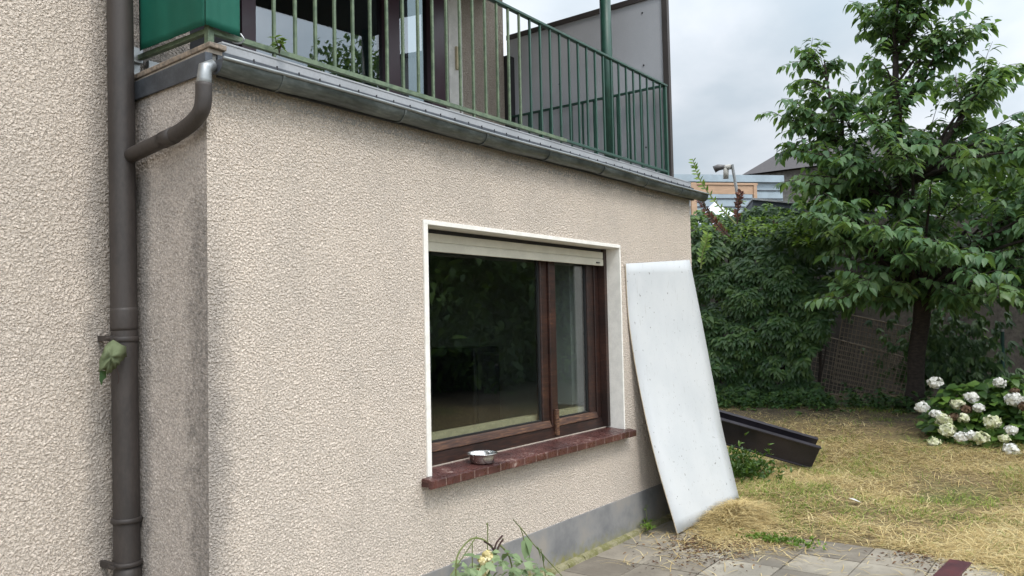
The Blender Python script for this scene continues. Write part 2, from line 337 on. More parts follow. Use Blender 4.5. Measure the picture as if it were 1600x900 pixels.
class MB:
    def __init__(s): s.V = []; s.F = []; s.R = []
    def box(s, a, b, rnd=None):
        (x0, y0, z0), (x1, y1, z1) = a, b; k = len(s.V)
        s.V += [(x, y, z) for z in (z0, z1) for y in (y0, y1) for x in (x0, x1)]
        s.F += [tuple(k+i for i in f) for f in ((0, 2, 3, 1), (4, 5, 7, 6), (0, 1, 5, 4), (2, 6, 7, 3), (0, 4, 6, 2), (1, 3, 7, 5))]
        s.R += [rnd or 0.]*8; return s
    def hexa(s, bottom, top):
        k = len(s.V); s.V += list(bottom)+list(top); s.R += [0.]*8
        s.F += [(k+3, k+2, k+1, k), (k+4, k+5, k+6, k+7)]+[(k+i, k+(i+1) % 4, k+4+(i+1) % 4, k+4+i) for i in range(4)]; return s
    def beam(s, p, q_, wd, ht, up=(0, 0, 1)):
        p, q_ = Vector(p), Vector(q_); d = (q_-p).normalized(); sd_ = d.cross(Vector(up)).normalized()*wd/2; u = sd_.cross(d).normalized()*ht/2
        return s.hexa([p-sd_-u, p+sd_-u, p+sd_+u, p-sd_+u], [q_-sd_-u, q_+sd_-u, q_+sd_+u, q_-sd_+u])
    def tube(s, pts, rad, seg=12, cap=True):
        pts = [Vector(p) for p in pts]; n = len(pts)
        if not hasattr(rad, '__len__'): rad = [rad]*n
        ref = None; k0 = len(s.V)
        for i, p in enumerate(pts):
            d = (pts[min(i+1, n-1)]-pts[max(i-1, 0)]).normalized()
            if ref is None:
                ref = d.orthogonal().normalized()
            ref = (ref-d*ref.dot(d)); ref = ref.normalized() if ref.length > 1e-6 else d.orthogonal().normalized()
            b = d.cross(ref)
            for j in range(seg):
                a = 2*math.pi*j/seg; s.V.append(p+(ref*math.cos(a)+b*math.sin(a))*rad[i]); s.R.append(0.)
        for i in range(n-1):
            for j in range(seg):
                a = k0+i*seg+j; b2 = k0+i*seg+(j+1) % seg; s.F.append((a, b2, b2+seg, a+seg))
        if cap: s.F.append(tuple(k0+j for j in reversed(range(seg)))); s.F.append(tuple(k0+(n-1)*seg+j for j in range(seg)))
        return s
    def lathe(s, c, prof, seg=32):
        k0 = len(s.V); c = Vector(c)
        for r, z in prof:
            for j in range(seg):
                a = 2*math.pi*j/seg; s.V.append(c+Vector((r*math.cos(a), r*math.sin(a), z))); s.R.append(0.)
        for i in range(len(prof)-1):
            for j in range(seg):
                a = k0+i*seg+j; b2 = k0+i*seg+(j+1) % seg; s.F.append((a, b2, b2+seg, a+seg))
        return s
    def out(s, name, m, parent=None, bevel=0., smooth=False, rnd=False):
        return link_mesh(name, s.V, s.F, m, parent, smooth, bevel, rnd=s.R if rnd else None)
def smooth_path(pts, n=8):
    pts = [Vector(p) for p in pts]; o = []
    P = [2*pts[0]-pts[1]]+pts+[2*pts[-1]-pts[-2]]
    for i in range(1, len(P)-2):
        for j in range(n):
            t = j/n; a, b, c, d = P[i-1:i+3]
            o.append(.5*((2*b)+(c-a)*t+(2*a-5*b+4*c-d)*t*t+(3*b-a-3*c+d)*t**3))
    o.append(pts[-1]); return o

def leaves(P, D, Nn, L, W, droop=.25, fold=.25, rnd=None, pointy=True):
    """many pointed leaves: base P, direction D, normal Nn, length L, width W (arrays)"""
    P, D, Nn = map(lambda a: np.asarray(a, float), (P, D, Nn)); n = len(P)
    D = D/np.linalg.norm(D, axis=1, keepdims=True); S = np.cross(D, Nn); S /= np.linalg.norm(S, axis=1, keepdims=True)+1e-9; U = np.cross(S, D)
    L = np.broadcast_to(L, n)[:, None]; W = np.broadcast_to(W, n)[:, None]
    def pt(t, sw, up): return P+D*L*t+S*W*sw+U*(L*up)
    k = droop
    V = np.stack([pt(0, 0, 0), pt(.33, 0, -.02*k-.0), pt(.68, 0, -.35*k), pt(1, 0, -k),
                  pt(.30, .46, fold*.18), pt(.66, .36, fold*.14-.35*k), pt(.30, -.46, fold*.18), pt(.66, -.36, fold*.14-.35*k)], 1).reshape(-1, 3)
    b = (np.arange(n)*8)[:, None]
    Q = np.concatenate([b+np.array([[0, 1, 4, 4]]), b+np.array([[1, 2, 5, 4]]), b+np.array([[2, 3, 5, 5]]),
                        b+np.array([[0, 6, 1, 1]]), b+np.array([[1, 6, 7, 2]]), b+np.array([[2, 7, 3, 3]])])
    T = np.concatenate([Q[:, [0, 1, 2]], Q[(Q[:, 2] != Q[:, 3])][:, [0, 2, 3]]])
    r = rng.random(n) if rnd is None else rnd
    return V, T, np.repeat(r, 8)
def rand_unit(n):
    v = rng.normal(size=(n, 3)); return v/np.linalg.norm(v, axis=1, keepdims=True)
def cat_leaves(lst):
    V = []; T = []; R = []; k = 0
    for v, t, r in lst: V.append(v); T.append(t+k); R.append(r); k += len(v)
    return np.concatenate(V), np.concatenate(T), np.concatenate(R)

def ss(a, b, x): t = np.clip((x-a)/(b-a), 0, 1); return t*t*(3-2*t)
def terrain(X, Y):
    X = np.asarray(X, float); Y = np.asarray(Y, float)
    z = .3*ss(7.5, 11.5, X)
    z = z+.24*np.exp(-((X-7.7)**2/.35+(Y-.75)**2/.45))+(.034+.022*np.sin(9*X)*np.sin(13*Y+X*4))*np.exp(-((X-6.08)**2/.09+(Y+.45)**2/.016))
    z = z+.05*np.exp(-((X-7.1)**2/.5+(Y+.5)**2/.3))
    z = z+(.018*np.sin(2.3*X+1)*np.sin(2.9*Y)+.010*np.sin(5.1*X+2*Y))*ss(5.9, 7, X)
    return z-.03*(1-ss(5.7, 6.05, X+.25*ss(-1.4, -2.6, Y)))+.004
# ================================================================== GROUND
xs = np.concatenate([np.linspace(-150, -6, 12), np.arange(-5, 5, .5), np.arange(5, 16, .07), np.linspace(16, 40, 25), np.linspace(45, 160, 10)])
ys = np.concatenate([np.linspace(-150, -15, 12), np.arange(-12, -4, .5), np.arange(-4, 4, .07), np.linspace(4.5, 30, 20), np.linspace(35, 150, 10)])
GX, GY = np.meshgrid(xs, ys, indexing='ij'); GZ = terrain(GX, GY); V = np.stack([GX, GY, GZ], -1).reshape(-1, 3)
I, J = np.meshgrid(np.arange(len(xs)-1), np.arange(len(ys)-1), indexing='ij'); b = (I*len(ys)+J).ravel(); m_ = len(ys)
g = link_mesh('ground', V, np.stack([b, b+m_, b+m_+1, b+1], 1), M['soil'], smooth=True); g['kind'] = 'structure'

mb = MB(); s_ = .379
for i in range(-2, 12):
    for j in range(0, 11):
        x1 = 5.462-s_*(i-1); y1 = -.008-s_*j
        if x1 > 5.95: continue
        dz_ = random.uniform(-.003, .003); tl = random.uniform(-.002, .002); k = random.random(); gp = random.uniform(.003, .006)
        mb.hexa([(x1-s_+gp, y1-s_+gp, -.03), (x1-gp, y1-s_+gp, -.03), (x1-gp, y1-gp, -.03), (x1-s_+gp, y1-gp, -.03)],
                [(x1-s_+gp, y1-s_+gp, .006+dz_), (x1-gp, y1-s_+gp, .006+dz_+tl), (x1-gp, y1-gp, .006+dz_+tl), (x1-s_+gp, y1-gp, .006+dz_)])
        mb.R[-8:] = [k]*8
pt_ = mb.out('patio', M['slab'], bevel=.004, rnd=True); pt_['kind'] = 'structure'

# ================================================================== HOUSE
H = thing('house', (3, 3, 0), 'beige roughcast house with flat-roofed extension, balcony and brown window', 'house')
def sheet(name, orient, const, us, vs_, hole, m, parent):
    nu, nv = len(us), len(vs_); U, Vv = np.meshgrid(us, vs_, indexing='ij'); c = np.full(U.shape, const)
    P = np.stack([U, c, Vv] if orient == 'y' else [c, U, Vv], -1).reshape(-1, 3)
    I, J = np.meshgrid(np.arange(nu-1), np.arange(nv-1), indexing='ij'); b = (I*nv+J).ravel()
    if hole:
        um = ((us[1:]+us[:-1])/2)[I.ravel()]; vm_ = ((vs_[1:]+vs_[:-1])/2)[J.ravel()]
        b = b[~((um > hole[0]) & (um < hole[1]) & (vm_ > hole[2]) & (vm_ < hole[3]))]
    Fq = np.stack([b, b+nv, b+nv+1, b+1], 1)
    if orient == 'x': Fq = Fq[:, ::-1]
    return link_mesh(name, P, Fq, m, parent, smooth=True)
WX0, WX1, WZ0, WZ1 = 3.165, 5.217, .76, 2.072
us = np.concatenate([np.arange(1.885, WX0, .0055), np.arange(WX0, 4.2, .0065), np.arange(4.2, WX1, .009), np.arange(WX1, 6.48, .012), [6.485]])
vz = np.concatenate([np.arange(.287, WZ0, .0055), np.arange(WZ0, WZ1, .0055), np.arange(WZ1, 2.62, .0055)])
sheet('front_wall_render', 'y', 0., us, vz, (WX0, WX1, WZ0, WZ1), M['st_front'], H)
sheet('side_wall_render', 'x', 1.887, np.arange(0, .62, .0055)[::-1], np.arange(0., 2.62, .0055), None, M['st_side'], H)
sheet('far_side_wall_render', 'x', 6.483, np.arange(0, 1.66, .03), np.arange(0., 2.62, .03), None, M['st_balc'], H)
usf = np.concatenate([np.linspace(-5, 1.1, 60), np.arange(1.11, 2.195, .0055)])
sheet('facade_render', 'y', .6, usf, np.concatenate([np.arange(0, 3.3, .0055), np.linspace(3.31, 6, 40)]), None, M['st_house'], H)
mb = MB()   # masonry behind the render
mb.box((1.90, .015, 0), (WX0-.002, .25, 2.5)); mb.box((WX1+.002, .015, 0), (6.47, .25, 2.5)); mb.box((WX0-.002, .015, 0), (WX1+.002, .25, WZ0-.03)); mb.box((WX0-.002, .015, WZ1+.002), (WX1+.002, .25, 2.5))
mb.box((1.90, .25, 0), (2.15, 3, 2.5)); mb.box((6.22, .25, 0), (6.47, 3, 2.5)); mb.box((-5, .62, 0), (1.90, .9, 6)); mb.box((2.15, 3, 0), (6.22, 3.2, 2.5))
mb.box((1.90, .62, 2.66), (2.18, 1.9, 6)); mb.box((-5, .9, 0), (-4.8, 8, 6)); mb.box((-5, 7.8, 0), (6.05, 8, 6)); mb.box((5.85, 3.2, 0), (6.05, 7.8, 6)); 
mb.out('masonry', M['core'], H)
MB().box((1.9, .0, 2.5), (6.47, 3.2, 2.655)).out('balcony_deck', M['concrete'], H)
# plinth & kerb
MB().box((1.90, -.006, 0), (6.475, .014, .287)).out('plinth', M['plinth'], H, bevel=.003)
mb = MB(); xk = 1.9
while xk < 6.47:
    ln = random.uniform(.10, .2); mb.hexa([(xk, -.045-random.uniform(0, .012), -.02), (xk+ln, -.045-random.uniform(0, .012), -.02), (xk+ln, -.006, -.02), (xk, -.006, -.02)],
        [(xk, -.035-random.uniform(0, .01), .020+random.uniform(0, .008)), (xk+ln, -.035-random.uniform(0, .01), .020+random.uniform(0, .008)), (xk+ln, -.006, .034), (xk, -.006, .034)]); xk += ln+.001
mb.out('mossy_kerb', M['moss'], H)
# balcony facade
fz = 5.2
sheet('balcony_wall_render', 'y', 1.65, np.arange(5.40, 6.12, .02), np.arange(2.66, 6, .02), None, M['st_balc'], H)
mb = MB(); mb.box((5.40, 1.67, 2.66), (6.11, 1.9, 6)); mb.box((2.18, 1.67, 5.0), (5.40, 1.9, 6)); mb.box((2.18, 1.66, 2.66), (2.7, 1.9, 5.0)); mb.out('balcony_wall', M['core'], H)
MB().box((5.30, 1.64, 2.66), (5.43, 1.72, 5.0)).box((5.45, 1.638, 2.66), (5.475, 1.648, 5.0)).out('door_reveal', M['reveal'], H)
MB().box((5.38, 1.62, 3.75), (5.41, 1.637, 3.95)).out('junction_box', M['cream'], H)
dr = MB(); 
for a, b_ in ((2.72, 2.80), (3.24, 3.35), (4.56, 4.72), (5.10, 5.28)): dr.box((a, 1.66, 2.66), (b_, 1.76, 5.0))
dr.box((2.8, 1.665, 2.66), (5.1, 1.755, 2.78)); dr.box((2.8, 1.665, 4.85), (5.1, 1.755, 5.0))
D_ = dr.out('balcony_door', M['purple'], H, bevel=.004)
MB().box((2.2, 1.655, 2.68), (2.78, 1.659, 5.0)).box((2.8, 1.70, 2.78), (3.24, 1.712, 4.85)).out('dark_door_panel', M['dark'], D_)
for a, b_ in ((3.35, 4.56),):
    MB().box((a, 1.70, 2.78), (b_, 1.712, 4.85)).out('door_pane', M['glassd'], D_)
MB().hexa([(4.72, 1.668, 2.78), (5.10, 1.712, 2.78), (5.10, 1.722, 2.78), (4.72, 1.678, 2.78)], [(4.72, 1.668, 4.85), (5.10, 1.712, 4.85), (5.10, 1.722, 4.85), (4.72, 1.678, 4.85)]).out('door_pane', M['glassd'], D_)   # leaf slightly ajar
MB().box((2.2, 2.4, 2.66), (5.6, 2.42, 5.0)).box((2.2, 1.9, 5.0), (5.6, 2.4, 5.02)).out('curtain_backing', M['dark'], H)
ub = lambda z0_, z1_, e_: MB().hexa([(2.2, -.28-e_, z0_), (5.86+e_, .19-e_, z0_), (5.86+e_, 1.63, z0_), (2.2, 1.63, z0_)], [(2.2, -.28-e_, z1_), (5.86+e_, .19-e_, z1_), (5.86+e_, 1.63, z1_), (2.2, 1.63, z1_)])
ub(4.51, 4.64, 0.).out('upper_balcony', M['dark'], H)
ub(4.641, 4.70, .02).out('upper_balcony_edge', M['concrete'], H)
mb = MB(); mb.V += [(-5.5, .1, 5.95), (6.5, .1, 5.95), (6.5, 8.5, 5.95), (-5.5, 8.5, 5.95), (-2.5, 4.2, 8), (3.5, 4.2, 8)]
mb.R += [0]*6; mb.F += [(0, 1, 5, 4), (1, 2, 5), (2, 3, 4, 5), (3, 0, 4), (3, 2, 1, 0)]; mb.out('roof', M['rooftile'], H)

# window
Wd = MB(); y0 = .155
for a, b_ in (((WX0+.002, y0, .852), (WX0+.075, y0+.07, WZ1-.03)), ((5.125, y0, .852), (WX1-.003, y0+.07, WZ1-.03))): Wd.box(a, b_)
Wd.box((WX0+.075, y0+.004, 2.03), (5.125, y0+.07, WZ1-.03))
Wd.hexa([(WX0+.005, y0-.02, WZ0-.0), (5.205, y0-.02, WZ0), (5.205, y0+.066, WZ0), (WX0+.005, y0+.066, WZ0)], [(WX0+.005, y0-.004, .852), (5.205, y0-.004, .852), (5.205, y0+.066, .852), (WX0+.005, y0+.066, .852)])
Wd.box((4.525, y0-.008, .852), (4.60, y0+.07, 2.03))
win = Wd.out('window', M['wood'], H, bevel=.004)
def sash(x0, x1, z0, z1, lw, rw):
    m = MB(); ya, yb = y0+.008, y0+.058
    m.box((x0, ya, z0), (x0+lw, yb, z1)); m.box((x1-rw, ya, z0), (x1, yb, z1)); m.box((x0+lw, ya, z1-.03), (x1-rw, yb, z1))
    m.out('sash', M['wood'], win, bevel=.006)
    m = MB(); m.hexa([(x0+.003, ya-.022, z0), (x1-.003, ya-.022, z0), (x1-.003, yb-.002, z0), (x0+.003, yb-.002, z0)], [(x0+.003, ya-.006, z0+.045), (x1-.003, ya-.006, z0+.045), (x1-.003, yb-.002, z0+.045), (x0+.003, yb-.002, z0+.045)])
    m.out('bottom_rail', M['wornwood'], win, bevel=.006)
    m = MB(); xa, xb, za, zb = x0+lw, x1-rw, z0+.045, z1-.03
    m.box((xa, ya+.012, za), (xa+.012, ya+.03, zb)); m.box((xb-.012, ya+.012, za), (xb, ya+.03, zb)); m.box((xa+.012, ya+.012, za), (xb-.012, ya+.03, za+.01))
    m.out('glazing_seal', M['rubber'], win)
    MB().box((xa, ya+.02, za), (xb, ya+.026, zb)).out('pane', M['glass'], win)
sash(WX0+.078, 4.522, .855, 2.028, .06, .075); sash(4.603, 5.122, .855, 2.028, .022, .085)
MB().box((4.545, y0-.030, .80), (4.58, y0-.010, .97)).out('splintered_batten', M['wornwood'], win, bevel=.003)
m = MB(); yS = .105
zz = [2.058, 2.018, 1.962]
m.box((WX0+.006, yS, 1.999), (5.175, yS+.012, 2.045)); m.box((WX0+.006, yS-.002, 1.946), (5.175, yS+.014, 1.993)); m.box((WX0+.006, yS+.004, 1.991), (5.175, yS+.010, 2.001))
m.out('roller_shutter', M['shutter'], win, bevel=.003)
MB().box((WX0+.006, yS+.016, 2.040), (5.185, yS+.045, WZ1-.003)).out('shutter_slot', M['dark'], win)
MB().box((5.178, .100, WZ0+.03), (WX1-.003, .153, WZ1-.004)).out('shutter_guide', M['wood'], win)
MB().box((5.07, yS-.012, 1.962), (5.11, yS-.003, 1.970)).out('shutter_stop', M['dark'], win)
m = MB(); e = .03       # plaster band & reveals
m.box((WX0-e, -.010, WZ0+.01), (WX0+.003, .15, WZ1+.003)); m.box((WX0-e, -.010, WZ1-.002), (WX1+.014, .15, WZ1+.022))
m.box((WX1-.002, -.010, WZ0+.01), (WX1+.014, .152, WZ1-.002)); m.out('plaster_reveal', M['white'], win, bevel=.002)
# sill: tiles on mortar
xs0, xs1 = 3.085, 5.27
MB().hexa([(xs0+.012, -.052, .727), (xs1-.012, -.052, .727), (xs1-.012, .13, .727), (xs0+.012, .13, .727)], [(xs0+.012, -.052, .757), (xs1-.012, -.052, .757), (xs1-.012, .13, .764), (xs0+.012, .13, .764)]).out('sill_mortar', M['tile'], win)
m = MB(); x = xs0
while x < xs1-.02:
    ln = min(.1155, xs1-x); g_ = .0016; j = random.uniform(-.0012, .0012)
    m.hexa([(x+g_, -.078, .722+j), (x+ln-g_, -.078, .722+j), (x+ln-g_, -.054, .722+j), (x+g_, -.054, .722+j)], [(x+g_, -.079, .765+j), (x+ln-g_, -.079, .765+j), (x+ln-g_, -.054, .768+j), (x+g_, -.054, .768+j)])
    x += ln
m.out('sill_nosing', M['tile'], win, bevel=.004)
MB().box((xs0+.004, -.0765, .725), (xs1-.004, -.0565, .7635)).out('nosing_joints', M['joint'], win)
m = MB(); m.hexa([(xs0+.001, -.053, .750), (xs1-.001, -.053, .750), (xs1-.001, -.012, .755), (xs0+.001, -.012, .755)], [(xs0+.001, -.053, .7685), (xs1-.001, -.053, .7685), (xs1-.001, -.012, .7705), (xs0+.001, -.012, .7705)])
x = WX0+.004
while x < WX1-.01:
    ln = min(.231, WX1-.004-x); g_ = .0006
    m.hexa([(x+g_, -.0115, .752), (x+ln-g_, -.0115, .752), (x+ln-g_, .132, .766), (x+g_, .132, .766)], [(x+g_, -.0115, .7706), (x+ln-g_, -.0115, .7706), (x+ln-g_, .132, .782), (x+g_, .132, .782)]); x += ln
m.out('sill_tiles', M['tile'], win, bevel=.001)
MB().box((WX0+.006, .122, .770), (5.20, .130, .7865)).out('putty_line', M['grout'], win)
# room behind the window
m = MB(); rx0, rx1, ry1 = 2.17, 6.2, 2.99
m.box((rx0, .25, .02), (rx1, ry1, .03)); rf = m.out('room_floor', M['roomfloor'], H)
m = MB(); m.box((rx0, ry1-.02, .03), (rx1, ry1, 2.49)); m.box((rx0-.01, .26, .03), (rx0, ry1-.02, 2.49)); m.box((rx1, .26, .03), (rx1+.01, ry1-.02, 2.49)); m.box((rx0, .26, 2.47), (rx1, ry1-.02, 2.49)); m.out('room_walls', M['room'], H)
m = MB(); m.box((3.18, .222, .84), (5.2, .29, .936)); m.out('inner_sill', M['cream'], win)
m = MB(); m.box((5.02, .30, .95), (5.22, .5, 2.06)); m.out('inner_reveal', M['curtain'], win)
c = thing('cabinet', (4.6, .95, .03), 'tall narrow black cabinet dimly visible behind the large window pane', 'cabinet')
MB().box((4.46, .75, .03), (4.76, 1.15, 1.38)).out('cabinet_body', M['blackbox'], c, bevel=.01)
MB().box((4.49, .742, .10), (4.73, .75, 1.34)).out('cabinet_door', M['blackbox'], c, bevel=.002)

# balcony front edge and gutter
MB().box((1.95, -.008, 2.668), (6.50, .012, 2.706)).box((1.95, -.011, 2.702), (6.50, .05, 2.711)).out('balcony_edge', M['parapet'], H, bevel=.002)
for k in range(38): MB().box((2.1+k*.118, -.0135, 2.658), (2.1045+k*.118, -.0085, 2.674)).out('edge_clip', M['dark'], H)
MB().box((1.93, -.0115, 2.560), (6.55, .011, 2.667)).out('fascia_strip', M['zincdark'], H)
gx0, gx1 = 1.885, 6.62; R_ = .048; gc = (-.064, 2.605)
m = MB(); seg = 14; L_ = 70
for i in range(L_+1):
    x = gx0+(gx1-gx0)*i/L_; sg = .004*math.sin(x*3)+.002*math.sin(x*11)
    for r in (R_, R_-.004):
        for j in range(seg+1):
            a = math.pi+math.pi*j/seg; m.V.append((x, gc[0]+r*math.cos(a), gc[1]+sg+r*1.15*math.sin(a))); m.R.append(0)
n2 = 2*(seg+1)
for i in range(L_):
    for s0 in (0, seg+1):
        for j in range(seg):
            a = i*n2+s0+j; f = (a, a+1, a+1+n2, a+n2); m.F.append(f if s0 else f[::-1])
gut = m.out('gutter', M['zinc'], H, smooth=True)
MB().tube([(gx0+(gx1-gx0)*i/30, gc[0]-R_-.003, gc[1]+.003+.004*math.sin((gx0+(gx1-gx0)*i/30)*3)) for i in range(31)], .0075, 10).out('gutter_bead', M['midzinc'], gut, smooth=True)
for gx in (2.17, 2.9, 3.55, 4.18, 4.85, 5.5, 6.1):
    m = MB(); k0 = len(m.V)
    for dx_ in (0, .012):
        for r in (R_+.001, R_+.005):
            for j in range(seg+1):
                a = math.pi+math.pi*j/seg; m.V.append((gx+dx_, gc[0]+r*math.cos(a), gc[1]+.004*math.sin(gx*3)+r*1.15*math.sin(a))); m.R.append(0)
    s1 = seg+1
    for j in range(seg):
        m.F += [(s1+j, s1+j+1, 3*s1+j+1, 3*s1+j), (j, s1+j, s1+j+1, j+1), (2*s1+j, 2*s1+j+1, 3*s1+j+1, 3*s1+j)]
    m.out('gutter_joint', M['zinc'], gut)
for gx in (gx0, gx1):
    m = MB(); m.V = [(gx, gc[0]+R_*math.cos(math.pi+math.pi*j/seg), gc[1]+R_*1.15*math.sin(math.pi+math.pi*j/seg)) for j in range(seg+1)]; m.V += [(v[0]+.004, v[1], v[2]) for v in m.V]; m.R = [0]*len(m.V)
    n1 = seg+1; m.F = [tuple(range(n1)), tuple(reversed(range(n1, 2*n1)))]+[(j, j+1, j+1+n1, j+n1) for j in range(seg)]
    m.out('gutter_end_cap', M['zincdark'], gut)
# side fascia, ledge, flashing
MB().hexa([(1.872, -.015, 2.560), (1.905, -.015, 2.575), (1.905, .60, 2.545), (1.872, .60, 2.545)], [(1.872, -.015, 2.650), (1.905, -.015, 2.650), (1.905, .60, 2.625), (1.872, .60, 2.625)]).out('side_fascia', M['zincdark'], H, bevel=.004)
MB().hexa([(1.880, -.03, 2.668), (1.96, -.03, 2.668), (1.96, .60, 2.640), (1.880, .60, 2.640)], [(1.880, -.03, 2.690), (1.96, -.03, 2.690), (1.96, .60, 2.664), (1.880, .60, 2.664)]).out('wooden_ledge', M['ledge'], H, bevel=.004)
MB().hexa([(1.885, -.012, 2.65), (1.95, -.012, 2.65), (1.95, .58, 2.62), (1.885, .58, 2.62)], [(1.888, -.012, 2.668), (1.95, -.012, 2.668), (1.95, .58, 2.640), (1.888, .58, 2.640)]).out('ledge_mortar', M['grout'], H)
m = MB(); m.box((1.80, .568, 2.62), (1.93, .588, 2.735)); m.box((1.80, .560, 2.735), (1.94, .590, 2.80)); m.box((1.80, .548, 2.728), (1.93, .575, 2.738)); m.box((1.97, .570, 2.66), (2.17, .592, 2.76)); m.box((1.97, .560, 2.715), (2.17, .575, 2.725))
m.out('wall_flashing', M['newzinc'], H, bevel=.003)
MB().tube([(1.862, .552, 2.775), (1.862, .562, 2.775)], .009, 10).out('flashing_screw', M['zincdark'], H)

# downpipe
px = lambda z: 1.843-.012*z
pyy = .512
dp = MB().tube([(px(z), pyy, z) for z in (-.02, .5, 1, 1.5, 2, 2.5, 3, 3.5, 4.2, 5.9)], .0525, 28).out('downpipe', M['pipe'], H, smooth=True)
for z, hh, rr in ((1.515, .022, .058), (1.60, .10, .0545), (.759, .020, .062), (.578, .018, .062), (.42, .3, .0555)):
    MB().tube([(px(z-hh/2), pyy, z-hh/2), (px(z-hh*.3), pyy, z-hh*.35), (px(z), pyy, z+hh*.35), (px(z), pyy, z+hh/2)], [rr*.96, rr, rr, rr*.96], 28).out('pipe_collar', M['pipe'], dp, smooth=True)
for z in (.578, 1.52):
    MB().box((px(z)-.07, pyy-.01, z-.012), (px(z)-.052, .60, z+.012)).tube([(px(z)-.073, pyy-.035, z), (px(z)-.073, pyy+.005, z)], .006, 8).out('pipe_clamp', M['pipe'], dp)
pth = smooth_path([(1.838, -.055, 2.505), (1.838, -.052, 2.44), (1.836, -.035, 2.395), (1.834, .02, 2.362), (1.833, .12, 2.335), (1.831, .28, 2.315), (1.829, .49, 2.29)], 6)
MB().tube(pth, .0315, 24).out('elbow_pipe', M['pipe'], dp, smooth=True)
MB().tube([pth[-12]-Vector((0, 0, 0)), pth[-9]], .034, 24).out('elbow_collar', M['pipe'], dp, smooth=True)
MB().tube([(1.838, -.055, 2.487), (1.839, -.057, 2.52), (1.842, -.060, 2.565), (1.875, -.062, 2.585)], [.0285, .0285, .0275, .022], 24).out('zinc_outlet', M['newzinc'], dp, smooth=True)

# railing
yr = .035; zt, zb = 3.475, 2.758; xr0, xr1 = 1.915, 6.14
rl = MB(); rl.box((xr0-.02, yr-.012, zt-.008), (xr1+.03, yr+.022, zt+.008))
rl.box((xr0, yr-.006, zb-.010), (xr1, yr+.014, zb+.008))
rl.box((xr1-.006, yr+.022, zt-.008), (xr1+.026, 1.62, zt+.008)); rl.box((xr1, yr+.014, zb-.01), (xr1+.02, 1.62, zb+.008))
rail = rl.out('balcony_railing', M['raild'], H, bevel=.002)
m = MB(); m.box((xr0-.002, yr-.0075, zb-.0115), (4.6, yr+.0155, zb+.0095)); m.box((xr0, yr+.0155, zb-.010), (xr0+.022, .58, zb+.010)); m.box((xr0, yr+.022, zt-.02), (xr0+.03, .58, zt-.009))
m.out('worn_bottom_rail', M['railp'], rail)
x = 2.243; k = 0
while x < xr1-.02:
    MB().box((x-.007, yr-.003, zb-.012 if k % 6 else 2.66), (x+.007, yr+.011, zt-.008)).out('baluster', M['railp'] if x < 4.1 else M['raild'], rail, bevel=.002); x += .1155; k += 1
for k, yk in enumerate(np.arange(.14, 1.6, .1155)):
    MB().box((xr1+.003, yk-.007, zb-.012), (xr1+.017, yk+.007, zt-.008)).out('baluster', M['raild'], rail)
MB().box((xr0-.004, yr-.010, 2.60), (xr0+.024, yr+.018, zt-.008)).out('corner_post', M['railp'], rail, bevel=.002)
MB().box((xr1-.004, yr-.008, 2.66), (xr1+.022, yr+.018, zt-.008)).out('corner_post', M['raild'], rail, bevel=.002)
MB().tube([(5.72, .33, 2.66), (5.70, .33, 4.51)], .045, 24).out('support_post', M['raild'], H, smooth=True)
# privacy screen
xq = 6.20
def ztop(y): return 4.60-.0*y
ps = MB(); ps.hexa([(xq, .07, 2.68), (xq+.02, .07, 2.68), (xq+.02, 1.66, 2.68), (xq, 1.66, 2.68)], [(xq, .07, 4.27), (xq+.02, .07, 4.27), (xq+.02, 1.66, 4.25), (xq, 1.66, 4.25)])
scr = ps.out('privacy_screen', M['panel'], H)
m = MB(); m.box((xq-.012, .020, 2.60), (xq+.03, .068, 4.34)); m.beam((xq+.008, .069, 4.272), (xq+.008, 1.68, 4.252), .045, .045); m.out('screen_frame', M['panelframe'], scr)
MB().box((xq-.10, 1.60, 2.66), (xq+.02, 1.69, 4.05)).out('screen_wall_post', M['dark'], scr)
for yy in (.25, .62, 1.1):
    for z_ in (3.0, 3.7, 4.15): MB().tube([(xq-.006, yy, z_), (xq, yy, z_)], .007, 8).out('screen_screw', M['dark'], scr)

# green cloth wrapped round the railing corner
def drape(p0, p1, z0f, z1, nrm, nx=26, nz=22, amp=.012):
    p0, p1 = Vector(p0), Vector(p1); V = []; Fc = []
    for i in range(nx+1):
        u = i/nx; b_ = p0.lerp(p1, u)
        for j in range(nz+1):
            v = j/nz; z = z0f(u)+(z1-z0f(u))*v; f = amp*math.sin(u*9+v*2.5)*math.sin(v*3+.4)+amp*.5*math.sin(u*23+3*v)
            p = b_+Vector(nrm)*(f+.012); V.append((p.x, p.y, z))
    for i in range(nx):
        for j in range(nz): a = i*(nz+1)+j; Fc.append((a, a+nz+1, a+nz+2, a+1))
    return V, Fc
V1, F1 = drape((xr0-.014, .50, 0), (xr0-.014, .018, 0), lambda u: 2.766, 3.50, (-1, 0, 0), amp=.003)
V2, F2 = drape((xr0-.028, .018, 0), (2.045, .014, 0), lambda u: 2.766-.008*u, 3.50, (0, -1, 0), amp=.003)
k = len(V1); cl = link_mesh('fabric_screen', V1+V2, F1+[tuple(i+k for i in f) for f in F2], M['cloth'], smooth=True)
s = cl.modifiers.new('thick', 'SOLIDIFY'); s.thickness = .002
tag(cl, 'dark green fabric windbreak wrapped round the left corner of the balcony railing', 'fabric screen')
MB().tube(smooth_path([(2.045, .0, 2.77), (2.055, -.01, 2.745), (2.05, .02, 2.735), (2.04, .05, 2.75), (2.04, .03, 2.775)], 5), .0035, 6).out('tie_ring', M['galv'], cl)

